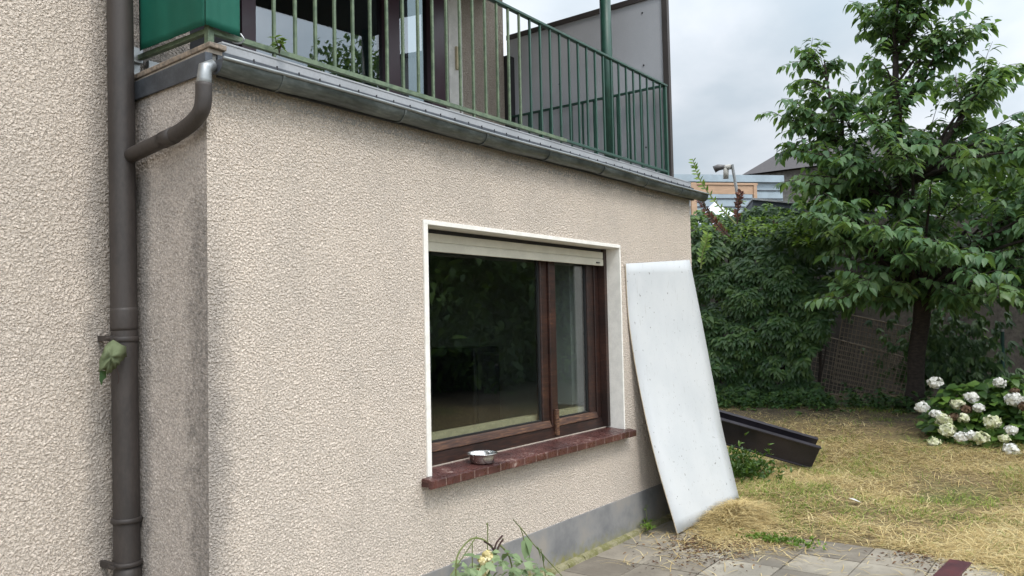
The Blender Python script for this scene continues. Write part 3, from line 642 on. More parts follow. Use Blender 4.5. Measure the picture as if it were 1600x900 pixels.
# ================================================================== objects by the house
# white board
yl = [(978, 412, -.012), (984, 500, -.018), (1000, 600, -.065), (1025, 712, -.17), (1060, 834, -.30)]
yrr = [(1078, 406, -.012), (1101, 520, -.045), (1127, 655, -.15), (1140, 712, -.23), (1156, 780, -.33)]
Lp = smooth_path([at(a, b_, 1, c_) for a, b_, c_ in yl], 6); Rp = smooth_path([at(a, b_, 1, c_) for a, b_, c_ in yrr], 6)
V = []; nI = len(Lp); nJ = 9
for i in range(nI):
    for j in range(nJ):
        p = Lp[i].lerp(Rp[i], j/(nJ-1)); p = p+Vector((0, .006*math.sin(j*.8+i*.1), 0)); V.append(p)
Fc = [(i*nJ+j, (i+1)*nJ+j, (i+1)*nJ+j+1, i*nJ+j+1) for i in range(nI-1) for j in range(nJ-1)]
bd = thing('white_board', Lp[-1], 'tall bowed white painted board leaning against the wall right of the window', 'board')
bo = link_mesh('board_face', V, Fc, M['board'], bd, smooth=True); s = bo.modifiers.new('thick', 'SOLIDIFY'); s.thickness = .004; s.offset = -1
rim = [V[i*nJ] for i in range(nI)]
MB().tube([p+Vector((-.002, .004, 0)) for p in rim], .003, 6).tube([V[i*nJ+nJ-1]+Vector((.002, .004, 0)) for i in range(nI)], .003, 6).out('board_edge', M['boardedge'], bd)

# bowl
bw = MB().lathe((3.60, .005, .7722), [(0, .001), (.058, .001), (.064, .005), (.072, .034), (.079, .050), (.088, .054), (.0885, .056), (.085, .0575), (.077, .053), (.070, .034), (.060, .008), (0, .006)], 40).out('metal_bowl', M['steel'], smooth=True)
tag(bw, 'small shallow stainless steel pet bowl standing on the red tiled window sill', 'bowl')

# dead leaf on downpipe
ol = [(177, 531), (184, 535), (190, 539), (197, 541), (197, 549), (198, 557), (195, 558), (192, 563), (188, 565), (187, 569), (183, 571), (181, 576), (177, 577), (174, 582), (170, 583), (168, 586), (166, 583), (164, 578), (160, 578), (157, 583), (154, 581), (155, 573), (155, 564), (158, 556), (161, 549), (164, 541), (170, 535)]
cx_, cy_ = 174, 557; rings = []; lf = thing('caught_leaf', at(177, 531, 1, .435), 'grey green withered leaf caught behind the brown downpipe collar', 'leaf')
V = [at(cx_, cy_, 1, .405)]; Fc = []
for ri, f_ in enumerate((.33, .66, 1.)):
    for i, (a_, b__) in enumerate(ol): V.append(at(cx_+(a_-cx_)*f_, cy_+(b__-cy_)*f_, 1, .405+.03*f_*f_+.012*math.sin(i*.9+f_*3)+.006*math.sin(i*2.7)*f_))
n = len(ol); Fc = [(0, i+1, (i+1) % n+1) for i in range(n)]+[(1+r0*n+i, 1+(r0+1)*n+i, 1+(r0+1)*n+(i+1) % n, 1+r0*n+(i+1) % n) for r0 in (0, 1) for i in range(n)]
o = link_mesh('leaf_blade', V, Fc, M['deadleaf'], lf, smooth=True, rnd=[.5]*len(V))
s = o.modifiers.new('t', 'SOLIDIFY'); s.thickness = .001
tp = [at(*p, 1, .44) for p in [(156, 578), (166, 580), (166, 590), (161, 594), (159, 603), (155, 594)]]
link_mesh('folded_tip', tp, [tuple(range(6))], M['creeper'], lf, rnd=[.05]*6)
MB().tube(smooth_path([at(182, 572, 1, .44), at(186, 590, 1, .43), at(184, 600, 1, .44)], 4), .0014, 5).out('leaf_stalk', M['darktwig'], lf)

# seedling weed in gutter edge
def sprig(name, base, height, nl, L, m, label, cat, spread=.05, stemm='stem', lean=(0, 0), group=None, w=.45):
    t = thing(name, base, label, cat, group); base = Vector(base); P = []; D = []; Nn = []; mbs = MB()
    for s_i in range(max(1, nl//9)):
        a = random.uniform(0, 6.28); tip = base+Vector((lean[0]+spread*math.cos(a), lean[1]+spread*math.sin(a), height*random.uniform(.6, 1)))
        pth_ = smooth_path([base, base.lerp(tip, .5)+Vector((0, 0, height*.12)), tip], 6); mbs.tube(pth_, .0016+height*.002, 5)
        for i in range(9):
            p = pth_[min(len(pth_)-1, int((.25+.75*i/9)*len(pth_)))]; a2 = random.uniform(0, 6.28); P.append(p); D.append((math.cos(a2), math.sin(a2), random.uniform(-.1, .6))); Nn.append((random.gauss(0, .3), random.gauss(0, .3), 1))
    mbs.out('stem', M[stemm], t); L_ = L*rng.uniform(.6, 1.15, len(P)); V, T, R = leaves(P, D, Nn, L_, L_*w, .25)
    link_mesh('leaves', V, T, M[m], t, rnd=R); return t
sprig('weed_seedling', (2.225, -.02, 2.728), .075, 45, .035, 'fresh', 'small yellow green weed growing from the balcony edge above the gutter', 'weed', .035, 'darktwig', lean=(.01, -.015))
sprig('weed_clump', (5.42, -.07, .02), .07, 72, .05, 'fresh', 'narrow green weeds at the mossy foot of the grey plinth', 'weed', .10, lean=(0, -.01), w=.25)
sprig('weed_sprig', (5.47, -.035, .02), .2, 9, .035, 'fresh', 'single upright weed stalk against the grey plinth', 'weed', .01)

# dark channel
pR = Vector((8.36, -.37, .035)); dL = Vector((-.593, .805, 0)); pL = pR+dL*1.95+Vector((0, 0, .60)); ax = (pL-pR).normalized()
nrm = Vector((-.78, -.60, 0)).normalized(); nrm = (nrm-ax*nrm.dot(ax)).normalized(); up = ax.cross(nrm); up = up if up.z > 0 else -up
def cpt_(t, a, h): return pR+ax*t+(-nrm)*a+up*h
cs_, sn_ = math.cos(math.radians(24)), math.sin(math.radians(24)); nrm, up = nrm*cs_-up*sn_, up*cs_+nrm*sn_
Lc = (pL-pR).length; prof = [(-.024, .250), (-.022, .258), (.020, .262), (.020, .252), (.012, .246), (.010, .02), (.03, .004), (.12, .004), (.13, .02), (.13, .262), (.122, .27), (.158, .276), (.158, .268), (.145, .262), (.138, .262), (.138, .0), (.0, -.006), (-.014, .0), (-.014, .012), (0, .016), (.002, .244), (-.020, .246)]
V = [cpt_(t, a, h) for t in (0, Lc) for a, h in prof]; n = len(prof)
Fc = [(i, (i+1) % n, n+(i+1) % n, n+i) for i in range(n)]
ch = thing('metal_channel', pR, 'long dark brown metal U-channel lying on the dry grass behind the white board', 'metal channel')
link_mesh('channel_body', V, Fc, M['channel'], ch)
# oxide red beam on patio
rb = thing('steel_beam', (5.2, -2.07, .01), 'short oxide red steel I-beam lying on the paving at the bottom right', 'steel beam')
p0, p1 = Vector((5.40, -2.09, 0)), Vector((4.55, -2.03, 0))
MB().beam(p0+Vector((0, 0, .112)), p1+Vector((0, 0, .112)), .115, .010).out('top_flange', M['redsteel'], rb, bevel=.002)
MB().beam(p0+Vector((0, 0, .062)), p1+Vector((0, 0, .062)), .008, .088).out('web', M['redsteel'], rb)
MB().beam(p0+Vector((0, 0, .013)), p1+Vector((0, 0, .013)), .115, .010).out('bottom_flange', M['redsteel'], rb, bevel=.002)
# paper scrap
sc = at(1335, 788, 2, .03); z0_ = float(terrain(sc.x, sc.y))+.02
o = link_mesh('paper_scrap', [(sc.x-.03, sc.y-.03, z0_+.02), (sc.x+.03, sc.y-.045, z0_), (sc.x+.055, sc.y+.02, z0_+.015), (sc.x-.02, sc.y+.035, z0_+.035), (sc.x, sc.y, z0_+.03)], [(0, 1, 4), (1, 2, 4), (2, 3, 4), (3, 0, 4)], M['paper'])
s = o.modifiers.new('t', 'SOLIDIFY'); s.thickness = .001; tag(o, 'small crumpled white scrap lying alone in the straw lawn', 'paper scrap')

# ================================================================== cut rose branches at the foot of the wall
rs = thing('cut_rose_bush', (3.45, -.28, 0), 'cut leafy rose branches with pale yellow blooms piled against the plinth', 'rose bush')
st = MB(); ctr = Vector((3.40, -.30, .0))
def S(px_, py_, y=-.28): return at(px_, py_, 1, y)
stems = [[S(712, 905), S(715, 868), S(735, 843), S(755, 843), S(768, 855)], [S(738, 900), S(738, 846)], [S(761, 900), S(762, 824), S(760, 820)],
         [S(772, 870), S(776, 848), S(785, 838)], [S(775, 868), S(782, 850), S(787, 842)], [S(782, 852), S(795, 868), S(803, 900)],
         [S(802, 812), S(818, 830), S(835, 852), S(860, 880), S(880, 902)], [S(812, 822), S(818, 840), S(822, 870)], [S(845, 858), S(850, 885), S(853, 905)], [S(700, 905), S(740, 845), S(745, 838)]]
for i, q_ in enumerate(stems): pp = smooth_path(q_, 6) if len(q_) > 2 else q_; st.tube(pp, .0045 if i in (0, 5) else .0028, 6)
st.out('stems', M['stem'], rs); sm = MB()
for a in ([S(770, 872), S(775, 850), S(785, 837)], [S(774, 866), S(781, 850), S(786, 843)], [S(772, 860), S(766, 852), S(757, 846)]): sm.tube(smooth_path(a, 4), .0055, 6)
sm.out('dark_stems', M['darktwig'], rs)
P = []; D = []; Nn = []
for k in range(210):
    px_ = random.uniform(712, 862); e_ = max(0, 1-abs(px_-775)/95); top = 905-48*e_**.7; py_ = random.uniform(top, 935)
    P.append(S(px_, py_, random.uniform(-.42, -.12))); a = random.uniform(0, 6.28); D.append((math.cos(a), math.sin(a)-.3, random.uniform(-.7, .5))); Nn.append((random.gauss(0, .4), random.gauss(0, .4)-.4, 1))
L_ = rng.uniform(.035, .07, len(P)); V, T, R = leaves(P, D, Nn, L_, L_*.68, .3); link_mesh('foliage', V, T, M['limp'], rs, rnd=R)
Pb = [S(822, 838), S(820, 845), S(838, 852), S(845, 862)]; Vb = leaves(Pb, [(-.35, -.2, -1), (.25, -.2, -1), (.1, -.3, -.8), (.2, -.2, -1)], [(-.6, -1, .2), (.5, -1, .1), (.7, -1, 0), (1, -.6, .1)], [.12, .11, .08, .07], [.075, .075, .035, .03], .1, .6)
link_mesh('hanging_leaves', Vb[0], Vb[1], M['limp'], rs, rnd=np.full(len(Vb[0]), .35))
def flower(name, c, r, m, parent, n=70, pet=.45):
    u = rand_unit(n); u[:, 0] -= .25; u[:, 2] += .15; u /= np.linalg.norm(u, axis=1, keepdims=True); c = np.array(c)
    Pp = c+u*r*rng.uniform(.62, 1.08, (n, 1))*np.array([1, 1, .72]); tl = [];
    for k in range(4):
        t1 = np.cross(u, rand_unit(n)); V, T, R = leaves(Pp, t1+u*.25, u, r*pet, r*pet*.95, .15, .2, rnd=rng.random(n)); tl.append((V, T, R))
    V, T, R = cat_leaves(tl); return link_mesh(name, V, T, m, parent, rnd=R)
for a, b_, r in ((762, 868, .024), (753, 876, .020), (752, 893, .024), (764, 880, .016)): flower('bloom', S(a, b_, -.36), r, M['yellow'], rs, 26, .8)

# ================================================================== tree
def on_x(px_, py_, x): return at(px_, py_, 0, x)
TX = 11.9; tr = thing('cherry_tree', on_x(1430, 640, TX), 'broad cherry tree with dark trunk and drooping green leaves beside the garden wall', 'tree')
tb = on_x(1430, 645, TX); tb.z = float(terrain(tb.x, tb.y))-.05
fork = on_x(1440, 465, TX); mid = on_x(1410, 330, TX); top = on_x(1400, -120, TX)
tk = MB(); main = smooth_path([tb, tb.lerp(fork, .5)+Vector((0, .02, 0)), fork, mid, on_x(1400, 180, TX), on_x(1400, 40, TX), top], 6)
tk.tube(main, [(.105+.06*max(0, 1-i/3)) if i < 12 else max(.012, .10*(1-(i-12)/(len(main)-12))**1.0) for i in range(len(main))], 14)
poly = [(1207, 182), (1240, 140), (1248, 80), (1275, 72), (1290, 125), (1308, 85), (1322, 130), (1340, 165), (1362, 150), (1378, 130), (1352, 85), (1350, 25), (1362, -40), (1400, -110), (1500, -110), (1520, 0), (1560, 40), (1540, 90), (1500, 110), (1490, 130), (1560, 90), (1572, 120), (1540, 165), (1505, 200), (1530, 215), (1590, 170), (1640, 190), (1720, 240), (1780, 350), (1750, 470), (1640, 500), (1580, 470), (1520, 500), (1470, 470), (1400, 475), (1345, 475), (1310, 500), (1282, 460), (1245, 400), (1255, 330), (1240, 290), (1225, 250)]
def inside(x, y, pl):
    c = False; j = len(pl)-1
    for i in range(len(pl)):
        xi, yi = pl[i]; xj, yj = pl[j]
        if (yi > y) != (yj > y) and x < (xj-xi)*(y-yi)/(yj-yi)+xi: c = not c
        j = i
    return c
limbL = smooth_path([on_x(1408, 320, TX), on_x(1350, 265, TX-.1), on_x(1305, 190, TX-.1), on_x(1288, 95, TX-.1)], 6)
limbR = smooth_path([on_x(1412, 290, TX), on_x(1465, 235, TX-.1), on_x(1515, 165, TX-.1), on_x(1560, 110, TX-.1)], 6)
for lb in (limbL, limbR): tk.tube(lb, [.05*(1-i/len(lb))+.006 for i in range(len(lb))], 8)
def axis_at(z, ax_=None):
    return min(ax_ or main, key=lambda p: abs(p.z-z))
def pick(px_, py_):
    if px_ < 1338 and py_ < 300: return limbL
    if px_ > 1490 and 60 < py_ < 260: return limbR
    return main
ends = []
while len(ends) < 185:
    px_ = random.uniform(1200, 1790); py_ = random.uniform(-110, 505)
    if not inside(px_, py_, poly): continue
    vf = max(0, min(1, (480-py_)/600)); dep = (2.1*(1-vf)**.8+.35)
    ox = random.triangular(-dep, dep, -dep*.35)
    ends.append((on_x(px_, py_, TX+ox), pick(px_, py_)))
pl_ = [(1207, 182), (1240, 140), (1248, 80), (1275, 72), (1290, 125), (1308, 85), (1322, 130), (1340, 165), (1350, 320), (1260, 330), (1225, 250)]; k = 0
while k < 22:
    q_ = (random.uniform(1205, 1350), random.uniform(75, 330))
    if inside(*q_, pl_): ends.append((on_x(*q_, TX+random.uniform(-.9, .5)), limbL)); k += 1
for e_ in [(1265, 82), (1312, 88), (1212, 178), (1222, 232), (1352, 12), (1562, 98), (1558, 34), (1540, 130), (1500, 20), (1594, 182), (1357, 140), (1400, -20), (1565, 105), (1250, 165), (1512, 190)]: ends.append((on_x(*e_, TX+random.uniform(-.4, .2)), pick(*e_)))
for e_ in [(1300, 455), (1340, 440), (1410, 395), (1450, 380), (1500, 395), (1545, 430), (1590, 455), (1320, 345), (1420, 352), (1375, 350), (1480, 375), (1300, 470), (1250, 330), (1285, 300)]: ends.append((on_x(*e_, TX-random.uniform(1.6, 2.2)), main))
lv = []; P = []; D = []; Nn = []; LL = []; RR = []
for e_, axx in ends:
    hz = math.hypot(e_.y-axis_at(e_.z, axx).y, e_.x-TX); root = axis_at(max(fork.z-.05, e_.z-(.35 if axx is main else .15)-.55*hz), axx)
    dirv = (e_-root); L0 = dirv.length; midp = root.lerp(e_, .55)+Vector((random.gauss(0, .06), random.gauss(0, .06), .07*L0))
    path = smooth_path([root, midp, e_], 6); n = len(path)
    tk.tube(path, [max(.003, (.010+.012*L0)*(1-i/n)**1.1) for i in range(n)], 5, False)
    cut = max(.0, 1-.85/max(L0, .1)); base_r = random.random()
    twigs = [(path, cut, 1., 26)]
    for k in range(4):
        f_ = random.uniform(max(.25, cut), .95); p = path[int(f_*(n-1))]; a = rand_unit(1)[0]; d2 = Vector(a)*.8+dirv.normalized()*.7; d2.z = d2.z*.5+.08; d2.normalize()
        ln = random.uniform(.22, .48); tp_ = [p, p+d2*ln*.5+Vector((0, 0, .015)), p+d2*ln-Vector((0, 0, .05))]; tw = smooth_path(tp_, 4)
        tk.tube(tw, [.004*(1-i/len(tw))+.0015 for i in range(len(tw))], 4, False); twigs.append((tw, .1, 1., 12))
    for tw, a0, a1, cnt in twigs:
        m_t = len(tw)
        for k in range(cnt):
            f_ = a0+(a1-a0)*(k+random.random())/cnt; ii = min(m_t-2, int(f_*(m_t-1))); p = tw[ii].lerp(tw[ii+1], random.random()); td = (tw[ii+1]-tw[ii]).normalized()
            sd_ = td.cross(Vector((0, 0, 1))); sd_ = sd_.normalized() if sd_.length > .01 else Vector((1, 0, 0))
            d = td*.45+sd_*(1 if k % 2 else -1)*.8+Vector((random.gauss(0, .18), random.gauss(0, .18), -.55+random.gauss(0, .22)))
            P.append(p+Vector(d)*.02); D.append(d); Nn.append((random.gauss(0, .28)-.1, random.gauss(0, .28), 1)); LL.append(random.triangular(.075, .195, .15)); RR.append(min(1, max(0, base_r*.55+random.random()*.45)))
tk.out('trunk', M['bark'], tr, smooth=True)
LL = np.array(LL); V, T, R = leaves(P, D, Nn, LL, LL*.50, .22, .35, rnd=np.array(RR)); link_mesh('crown', V, T, M['cherry'], tr, rnd=R)
print('cherry leaves', len(P))

# ================================================================== creeper hedge
def compound(centres, n5, size, spread=1., down=.6, out=(-1, -.3, 0), rv=None):
    P = []; D = []; Nn = []; R = []; Ls = []
    for ic, c in enumerate(centres):
        a0 = random.uniform(-.5, .5); o_ = Vector(out)+Vector((random.gauss(0, .45), random.gauss(0, .45), 0)); o_.normalize(); side = o_.cross(Vector((0, 0, 1)))
        r = random.random(); sz = size*random.uniform(.7, 1.2)
        for k in range(n5):
            an = (k-(n5-1)/2)*.62*spread+a0; d = o_*(.35+.25*random.random())+(Vector((0, 0, -1))*math.cos(an)+side*math.sin(an))*down*1.2
            P.append(c); D.append(d); Nn.append(o_*.8+Vector((0, 0, .9))); R.append(min(1, r*.6+random.random()*.4) if rv is None else rv); Ls.append(sz*random.uniform(.8, 1.1))
    Ls = np.array(Ls); return leaves([tuple(p) for p in P], [tuple(d) for d in D], [tuple(x) for x in Nn], Ls, Ls*.42, .25, .3, rnd=np.array(R))
HX = 11.6
hd = thing('creeper_hedge', (HX, 1.3, .3), 'dense dark green hedge of drooping creeper between house and cherry tree', 'hedge')
cs = []; hp = [(1030, 335), (1090, 325), (1140, 338), (1200, 318), (1260, 330), (1300, 350), (1300, 430), (1296, 520), (1262, 560), (1285, 615), (1265, 645), (1180, 645), (1110, 635), (1030, 640)]
blobs = [(random.uniform(1040, 1295), random.uniform(335, 640), random.uniform(.25, .55)) for _ in range(46)]
while len(cs) < 2900:
    px_ = random.uniform(1020, 1310); py_ = random.uniform(315, 650)
    if not inside(px_, py_, hp): continue
    bl = 0
    for bx_, by_, br_ in blobs:
        d2 = ((px_-bx_)**2+((py_-by_)*1.5)**2)/(45**2)
        if d2 < 1: bl = max(bl, br_*math.sqrt(1-d2))
    x_ = HX+.35-bl*1.1+abs(random.gauss(0, .10))+(.35 if py_ > 560 else 0)*0
    cs.append(on_x(px_, py_, x_))
V, T, R = compound(cs, 5, .135); link_mesh('foliage', V, T, M['creeper'], hd, rnd=R)
sb = MB()
for k in range(26):
    yb = random.uniform(.5, 2.8); x_ = HX+.55; sb.tube(smooth_path([(x_, yb, float(terrain(x_, yb))-.05), (x_+random.gauss(0, .1), yb+random.gauss(0, .15), 1.3), (x_-.1, yb+random.gauss(0, .3), 2.8)], 5), random.uniform(.01, .03), 6)
sb.out('stems', M['bark'], hd)
tops = [on_x(random.uniform(1082, 1290), random.gauss(352, 13), HX-random.uniform(0, .8)) for _ in range(170)]
V, T, R = compound(tops, 5, .11, 1.3, -.25); link_mesh('fresh_shoots', V, T, M['fresh'], hd, rnd=R)
lw = [on_x(random.uniform(1120, 1420), 0, HX) for _ in range(1)]
# low undergrowth in front of the hedge and under the tree
ug = []
for k in range(900):
    yy = random.uniform(-2.4, 2.6); xx = HX-.25+random.gauss(0, .22)+(.4 if yy < .2 else 0); ug.append(Vector((xx, yy, float(terrain(xx, yy))+abs(random.gauss(0, .12)))))
V, T, R = compound(ug, 4, .10, 1.6, -.2); o = link_mesh('undergrowth', V, T, M['creeper'], None, rnd=R); o['kind'] = 'stuff'
tag(o, 'low dark leafy undergrowth along the foot of hedge and wall', 'undergrowth')

# shoots over the hedge
def shoot(name, pts, x, m, label, nl, L, cat='shoot', st='stem'):
    pp = smooth_path([on_x(a, b_, x) for a, b_ in pts], 8); t = thing(name, pp[0], label, cat)
    MB().tube(pp, [.009*(1-i/len(pp))+.003 for i in range(len(pp))], 6).out('stem', M[st], t); P = []; D = []; Nn = []
    for k in range(nl):
        f_ = .1+.9*k/nl; ii = min(len(pp)-2, int(f_*(len(pp)-1))); p = pp[ii]; td = (pp[ii+1]-pp[ii]).normalized(); s_ = td.cross(Vector((1, 0, 0))).normalized()*(1 if k % 2 else -1)
        P.append(p); D.append(td*.6+s_*.8+Vector((random.gauss(0, .3)-.3, 0, 0))); Nn.append((-1, random.gauss(0, .3), .6))
    V, T, R = leaves([tuple(a) for a in P], [tuple(a) for a in D], Nn, rng.uniform(.7, 1.1, len(P))*L, L*.42, .15); link_mesh('leaves', V, T, M[m], t, rnd=R)
shoot('hedge_shoot', [(1150, 350), (1120, 318), (1098, 288), (1088, 268), (1082, 248)], 10.6, 'fresh', 'tall thin light green shoot arching up beside the gutter end', 34, .085)
shoot('wilted_shoot', [(1140, 370), (1120, 350), (1105, 330), (1093, 312)], 10.5, 'wilted', 'wilted dark red shoot hanging low beside the house corner', 46, .08, st='darktwig')
shoot('wilted_shoot', [(1152, 350), (1153, 325), (1155, 312), (1158, 298)], 10.8, 'wilted', 'wilted dark red shoot standing upright in front of the floodlight pole', 34, .085, st='darktwig')
shoot('hedge_shoot', [(1095, 420), (1098, 395), (1103, 380), (1106, 365)], 10.2, 'fresh', 'short bright green shoot on the hedge beside the board top', 26, .10)

# ================================================================== garden wall, shed, mesh, post
gw = MB(); a, b_ = Vector((12.9, 4.5, 0)), Vector((15.2, -6.5, 0)); gw.beam(a+Vector((0, 0, 1.6)), b_+Vector((0, 0, 1.35)), .25, 3.1)
o = gw.out('garden_wall', M['gwall']); tag(o, 'tall stained dark concrete garden wall behind the cherry tree', 'wall')
sh = thing('shed', (14.6, 1.2, 0), 'low shed with dark blue flat roof edge behind the hedge', 'shed')
sa, sbp = on_x(1142, 322, 13.2), on_x(1460, 352, 14.6)
MB().beam(sa+Vector((1.2, .25, -1.75)), sbp+Vector((1.2, .25, -1.75)), 2.0, 3.3).out('shed_body', M['plywood'], sh)
MB().beam(sa+Vector((1.15, .2, -.03)), sbp+Vector((1.15, .2, -.03)), 2.5, .20).out('roof_slab', M['shedroof'], sh)
MB().beam(sa+Vector((1.15, .2, .085)), sbp+Vector((1.15, .2, .085)), 2.56, .03).out('roof_sheet', M['galv'], sh)
fl = thing('floodlight', on_x(1152, 318, 13.3), 'white twin floodlight on a galvanised pole above the shed roof', 'floodlight')
fz_ = on_x(1152, 322, 13.3); ft = on_x(1144, 257, 13.3); fz_.x += .1
MB().tube([fz_, ft], .026, 10).out('pole', M['galv'], fl)
hh = ft+Vector((-.02, .05, -.06)); MB().tube([hh+Vector((0, -.03, .02)), hh+Vector((0, .08, .02))], .045, 10).tube([hh+Vector((0, .05, .02)), hh+Vector((0, .06, -.17))], .045, 12).out('housing', M['lamp'], fl, smooth=True)
MB().tube([hh+Vector((0, .06, .03)), hh+Vector((-.04, .17, .03)), hh+Vector((-.06, .24, .0))], [.035, .055, .06], 12).out('lamp_head', M['lampdark'], fl, smooth=True)
def mesh_panel(corners, nu, nv, label):
    c = [Vector(x) for x in corners]; t = thing('wire_mesh_panel', c[3], label, 'mesh panel', 'wire mesh panels leaning behind the tree'); m = MB(); fr = MB()
    for i in range(nu+1):
        u = i/nu; (fr if i in (0, nu) else m).tube([c[0].lerp(c[1], u), c[3].lerp(c[2], u)], .008 if i in (0, nu) else .005, 5)
    for j in range(nv+1):
        v = j/nv; (fr if j in (0, nv) else m).tube([c[0].lerp(c[3], v), c[1].lerp(c[2], v)], .011 if j in (0, nv) else .005, 5)
    m.out('wires', M['wire'], t); fr.out('frame', M['wire'], t)
mesh_panel([on_x(1318, 490, 12.9), on_x(1440, 516, 13.2), on_x(1425, 622, 13.0), on_x(1300, 596, 12.7)], 20, 15, 'rusty wire mesh panel with its top rod sloping down towards the trunk')
mesh_panel([on_x(1268, 520, 12.65), on_x(1428, 562, 12.9), on_x(1405, 640, 12.6), on_x(1258, 606, 12.4)], 24, 12, 'lower rusty wire mesh panel leaning in front of the other')
gp = on_x(1566, 600, 12.8); gz = float(terrain(gp.x, gp.y)); gt_ = on_x(1566, 518, 12.8)
pg = thing('fence_post', (gp.x, gp.y, gz), 'thin dark green fence post with pale cap behind the hydrangea', 'fence post')
MB().tube([(gp.x, gp.y, gz-.05), gt_], .024, 10).out('post', M['wire2'], pg); MB().tube([gt_, gt_+Vector((0, 0, .03))], .028, 10).out('cap', M['galv'], pg)

# ivy / creepers on the wall right of the trunk
iv = []
for k in range(700):
    px_ = random.gauss(1490, 50); py_ = 600-abs(random.gauss(0, 62)); iv.append(on_x(px_, py_, 12.75+random.uniform(0, .5)))
V, T, R = compound(iv, 3, .13); o = link_mesh('wall_creeper', V, T, M['creeper'], rnd=R); tag(o, 'dark creeper climbing the garden wall between trunk and green post', 'climbing plant')

# ================================================================== hydrangea
hy = thing('hydrangea', (9.7, -1.75, .1), 'white flowering hydrangea bush at the right edge of the dry lawn', 'hydrangea')
P = []; D = []; Nn = []; hyp = [(1452, 640), (1475, 605), (1520, 600), (1560, 588), (1620, 590), (1700, 600), (1720, 735), (1600, 722), (1545, 706), (1490, 700), (1455, 695), (1440, 665)]
while len(P) < 2300:
    px_ = random.uniform(1430, 1720); py_ = random.uniform(580, 740)
    if not inside(px_, py_, hyp): continue
    rel = (py_-590)/130; P.append(on_x(px_, py_, 9.55+.75*(1-rel)+random.uniform(0, .5))); a = random.uniform(0, 6.28)
    D.append((math.cos(a)-.4, math.sin(a), random.uniform(-.8, .3))); Nn.append((-.5+random.gauss(0, .3), random.gauss(0, .3), 1))
L_ = rng.uniform(.09, .16, len(P)); V, T, R = leaves([tuple(p) for p in P], D, Nn, L_, L_*.72, .25); link_mesh('foliage', V, T, M['hyleaf'], hy, rnd=R)
sb = MB()
for k in range(18):
    e_ = Vector(P[random.randrange(len(P))]); sb.tube([(9.95+random.gauss(0, .12), -1.8+random.gauss(0, .2), .08), e_], .006, 5)
sb.out('stems', M['twig'], hy)
heads = [(1462, 598, 11.5, 'petal'), (1441, 636, 10.5, 'petal'), (1461, 647, 9, 'petal'), (1476, 656, 12, 'petalc'), (1481, 672, 13, 'petalc'), (1502, 683, 10.5, 'petal'), (1518, 680, 9, 'petal'), (1533, 684, 11.5, 'petalc'), (1460, 692, 10, 'petalc'), (1497, 632, 10, 'petalc'), (1519, 621, 10.5, 'petal'), (1529, 637, 8.5, 'petal'), (1505, 653, 9, 'petalc'), (1550, 659, 12.5, 'petalc'), (1562, 598, 9, 'petal'), (1584, 624, 13, 'petal'), (1580, 672, 9, 'petal'), (1569, 685, 7.5, 'petalc'), (1580, 703, 12, 'petal'), (1591, 590, 0, ''), (1491, 651, 8, 'petalb'), (1509, 640, 9, 'petalb'), (1585, 611, 7, 'petalb'), (1600, 635, 9, 'petalb'), (1630, 650, 12, 'petal'), (1650, 620, 12, 'petal')]
for px_, py_, r, mm in heads:
    if not mm: continue
    rel = (py_-590)/130; p = on_x(px_, py_, 9.42+.75*(1-rel)); flower('flower_head', p, r/F*((p-Vector(CAM))@Vector((-ROT.T[2][0], -ROT.T[2][1], -ROT.T[2][2])) if False else (p-Vector(CAM)).length)*.80, M[mm], hy, 60, .5)

# ================================================================== neighbours
nb = thing('neighbour_building', (24, 6.5, 0), 'pale blue grey clad building with orange timber panel beyond the hedge', 'building')
pA, pB = at(1040, 273, 2, 6.0), at(1222, 275, 2, 6.0); dn = (pB-pA); dn.z = 0; dn.normalize(); bk = Vector((dn.y, -dn.x, 0)); bk = bk if bk.x > 0 else -bk
def slabbox(p, q_, z0_, z1_, dep, off=0.): p0_, p1_ = p+bk*off, q_+bk*off; f = lambda v, z: (v.x, v.y, z); return MB().hexa([f(p0_, z0_), f(p1_, z0_), f(p1_+bk*dep, z0_), f(p0_+bk*dep, z0_)], [f(p0_, z1_), f(p1_, z1_), f(p1_+bk*dep, z1_), f(p0_+bk*dep, z1_)])
pA2 = pA-dn*5
slabbox(pA2, pB, 0, 5.78, 3).out('wall', M['bluecorr'], nb)
slabbox(pA2, pB, 5.781, 6.0, 3.2, -.12).out('roof', M['bluecorr'], nb)
for k in range(7): slabbox(pA2, pB, 5.52-.26*k, 5.545-.26*k, .02, -.03).out('cladding_joint', M['zincdark'], nb)
a, b_ = at(1084, 285, 2, 5.42), at(1180, 286, 2, 5.42)
tf = thing('timber_frame', (a.x, a.y, 0), 'orange timber frame structure in front of the blue grey building', 'timber frame')
slabbox(a, b_, 5.10, 5.36, .04, .03).out('plank_panel', M['plywood'], tf)
slabbox(a-dn*.08, b_+dn*.08, 5.361, 5.42, .12).out('top_beam', M['plywood'], tf)
slabbox(a-dn*.08, a+dn*.08, 0, 5.36, .1).out('post', M['plywood'], tf); slabbox(b_-dn*.05, b_+dn*.05, 0, 5.36, .1).out('post', M['plywood'], tf)
tp = on_x(1115, 318, 18.5); tn = thing('tent', (18.5, tp.y, 0), 'white pavilion canopy with pale blue side behind the hedge', 'tent')
mb = MB(); q1, q2 = on_x(1080, 350, 18.5), on_x(1148, 350, 18.5); ap = on_x(1116, 316, 19.5)
mb.V = [(18.5, q1.y, q1.z), (18.5, q2.y, q2.z), (20.5, q2.y, q2.z), (20.5, q1.y, q1.z), tuple(ap)]; mb.R = [0]*5; mb.F = [(0, 1, 4), (1, 2, 4), (2, 3, 4), (3, 0, 4)]; mb.out('canopy', M['tarp'], tn)
MB().box((18.52, q2.y, 0), (20.48, q1.y, q1.z)).out('side_walls', M['bluetarp'], tn)
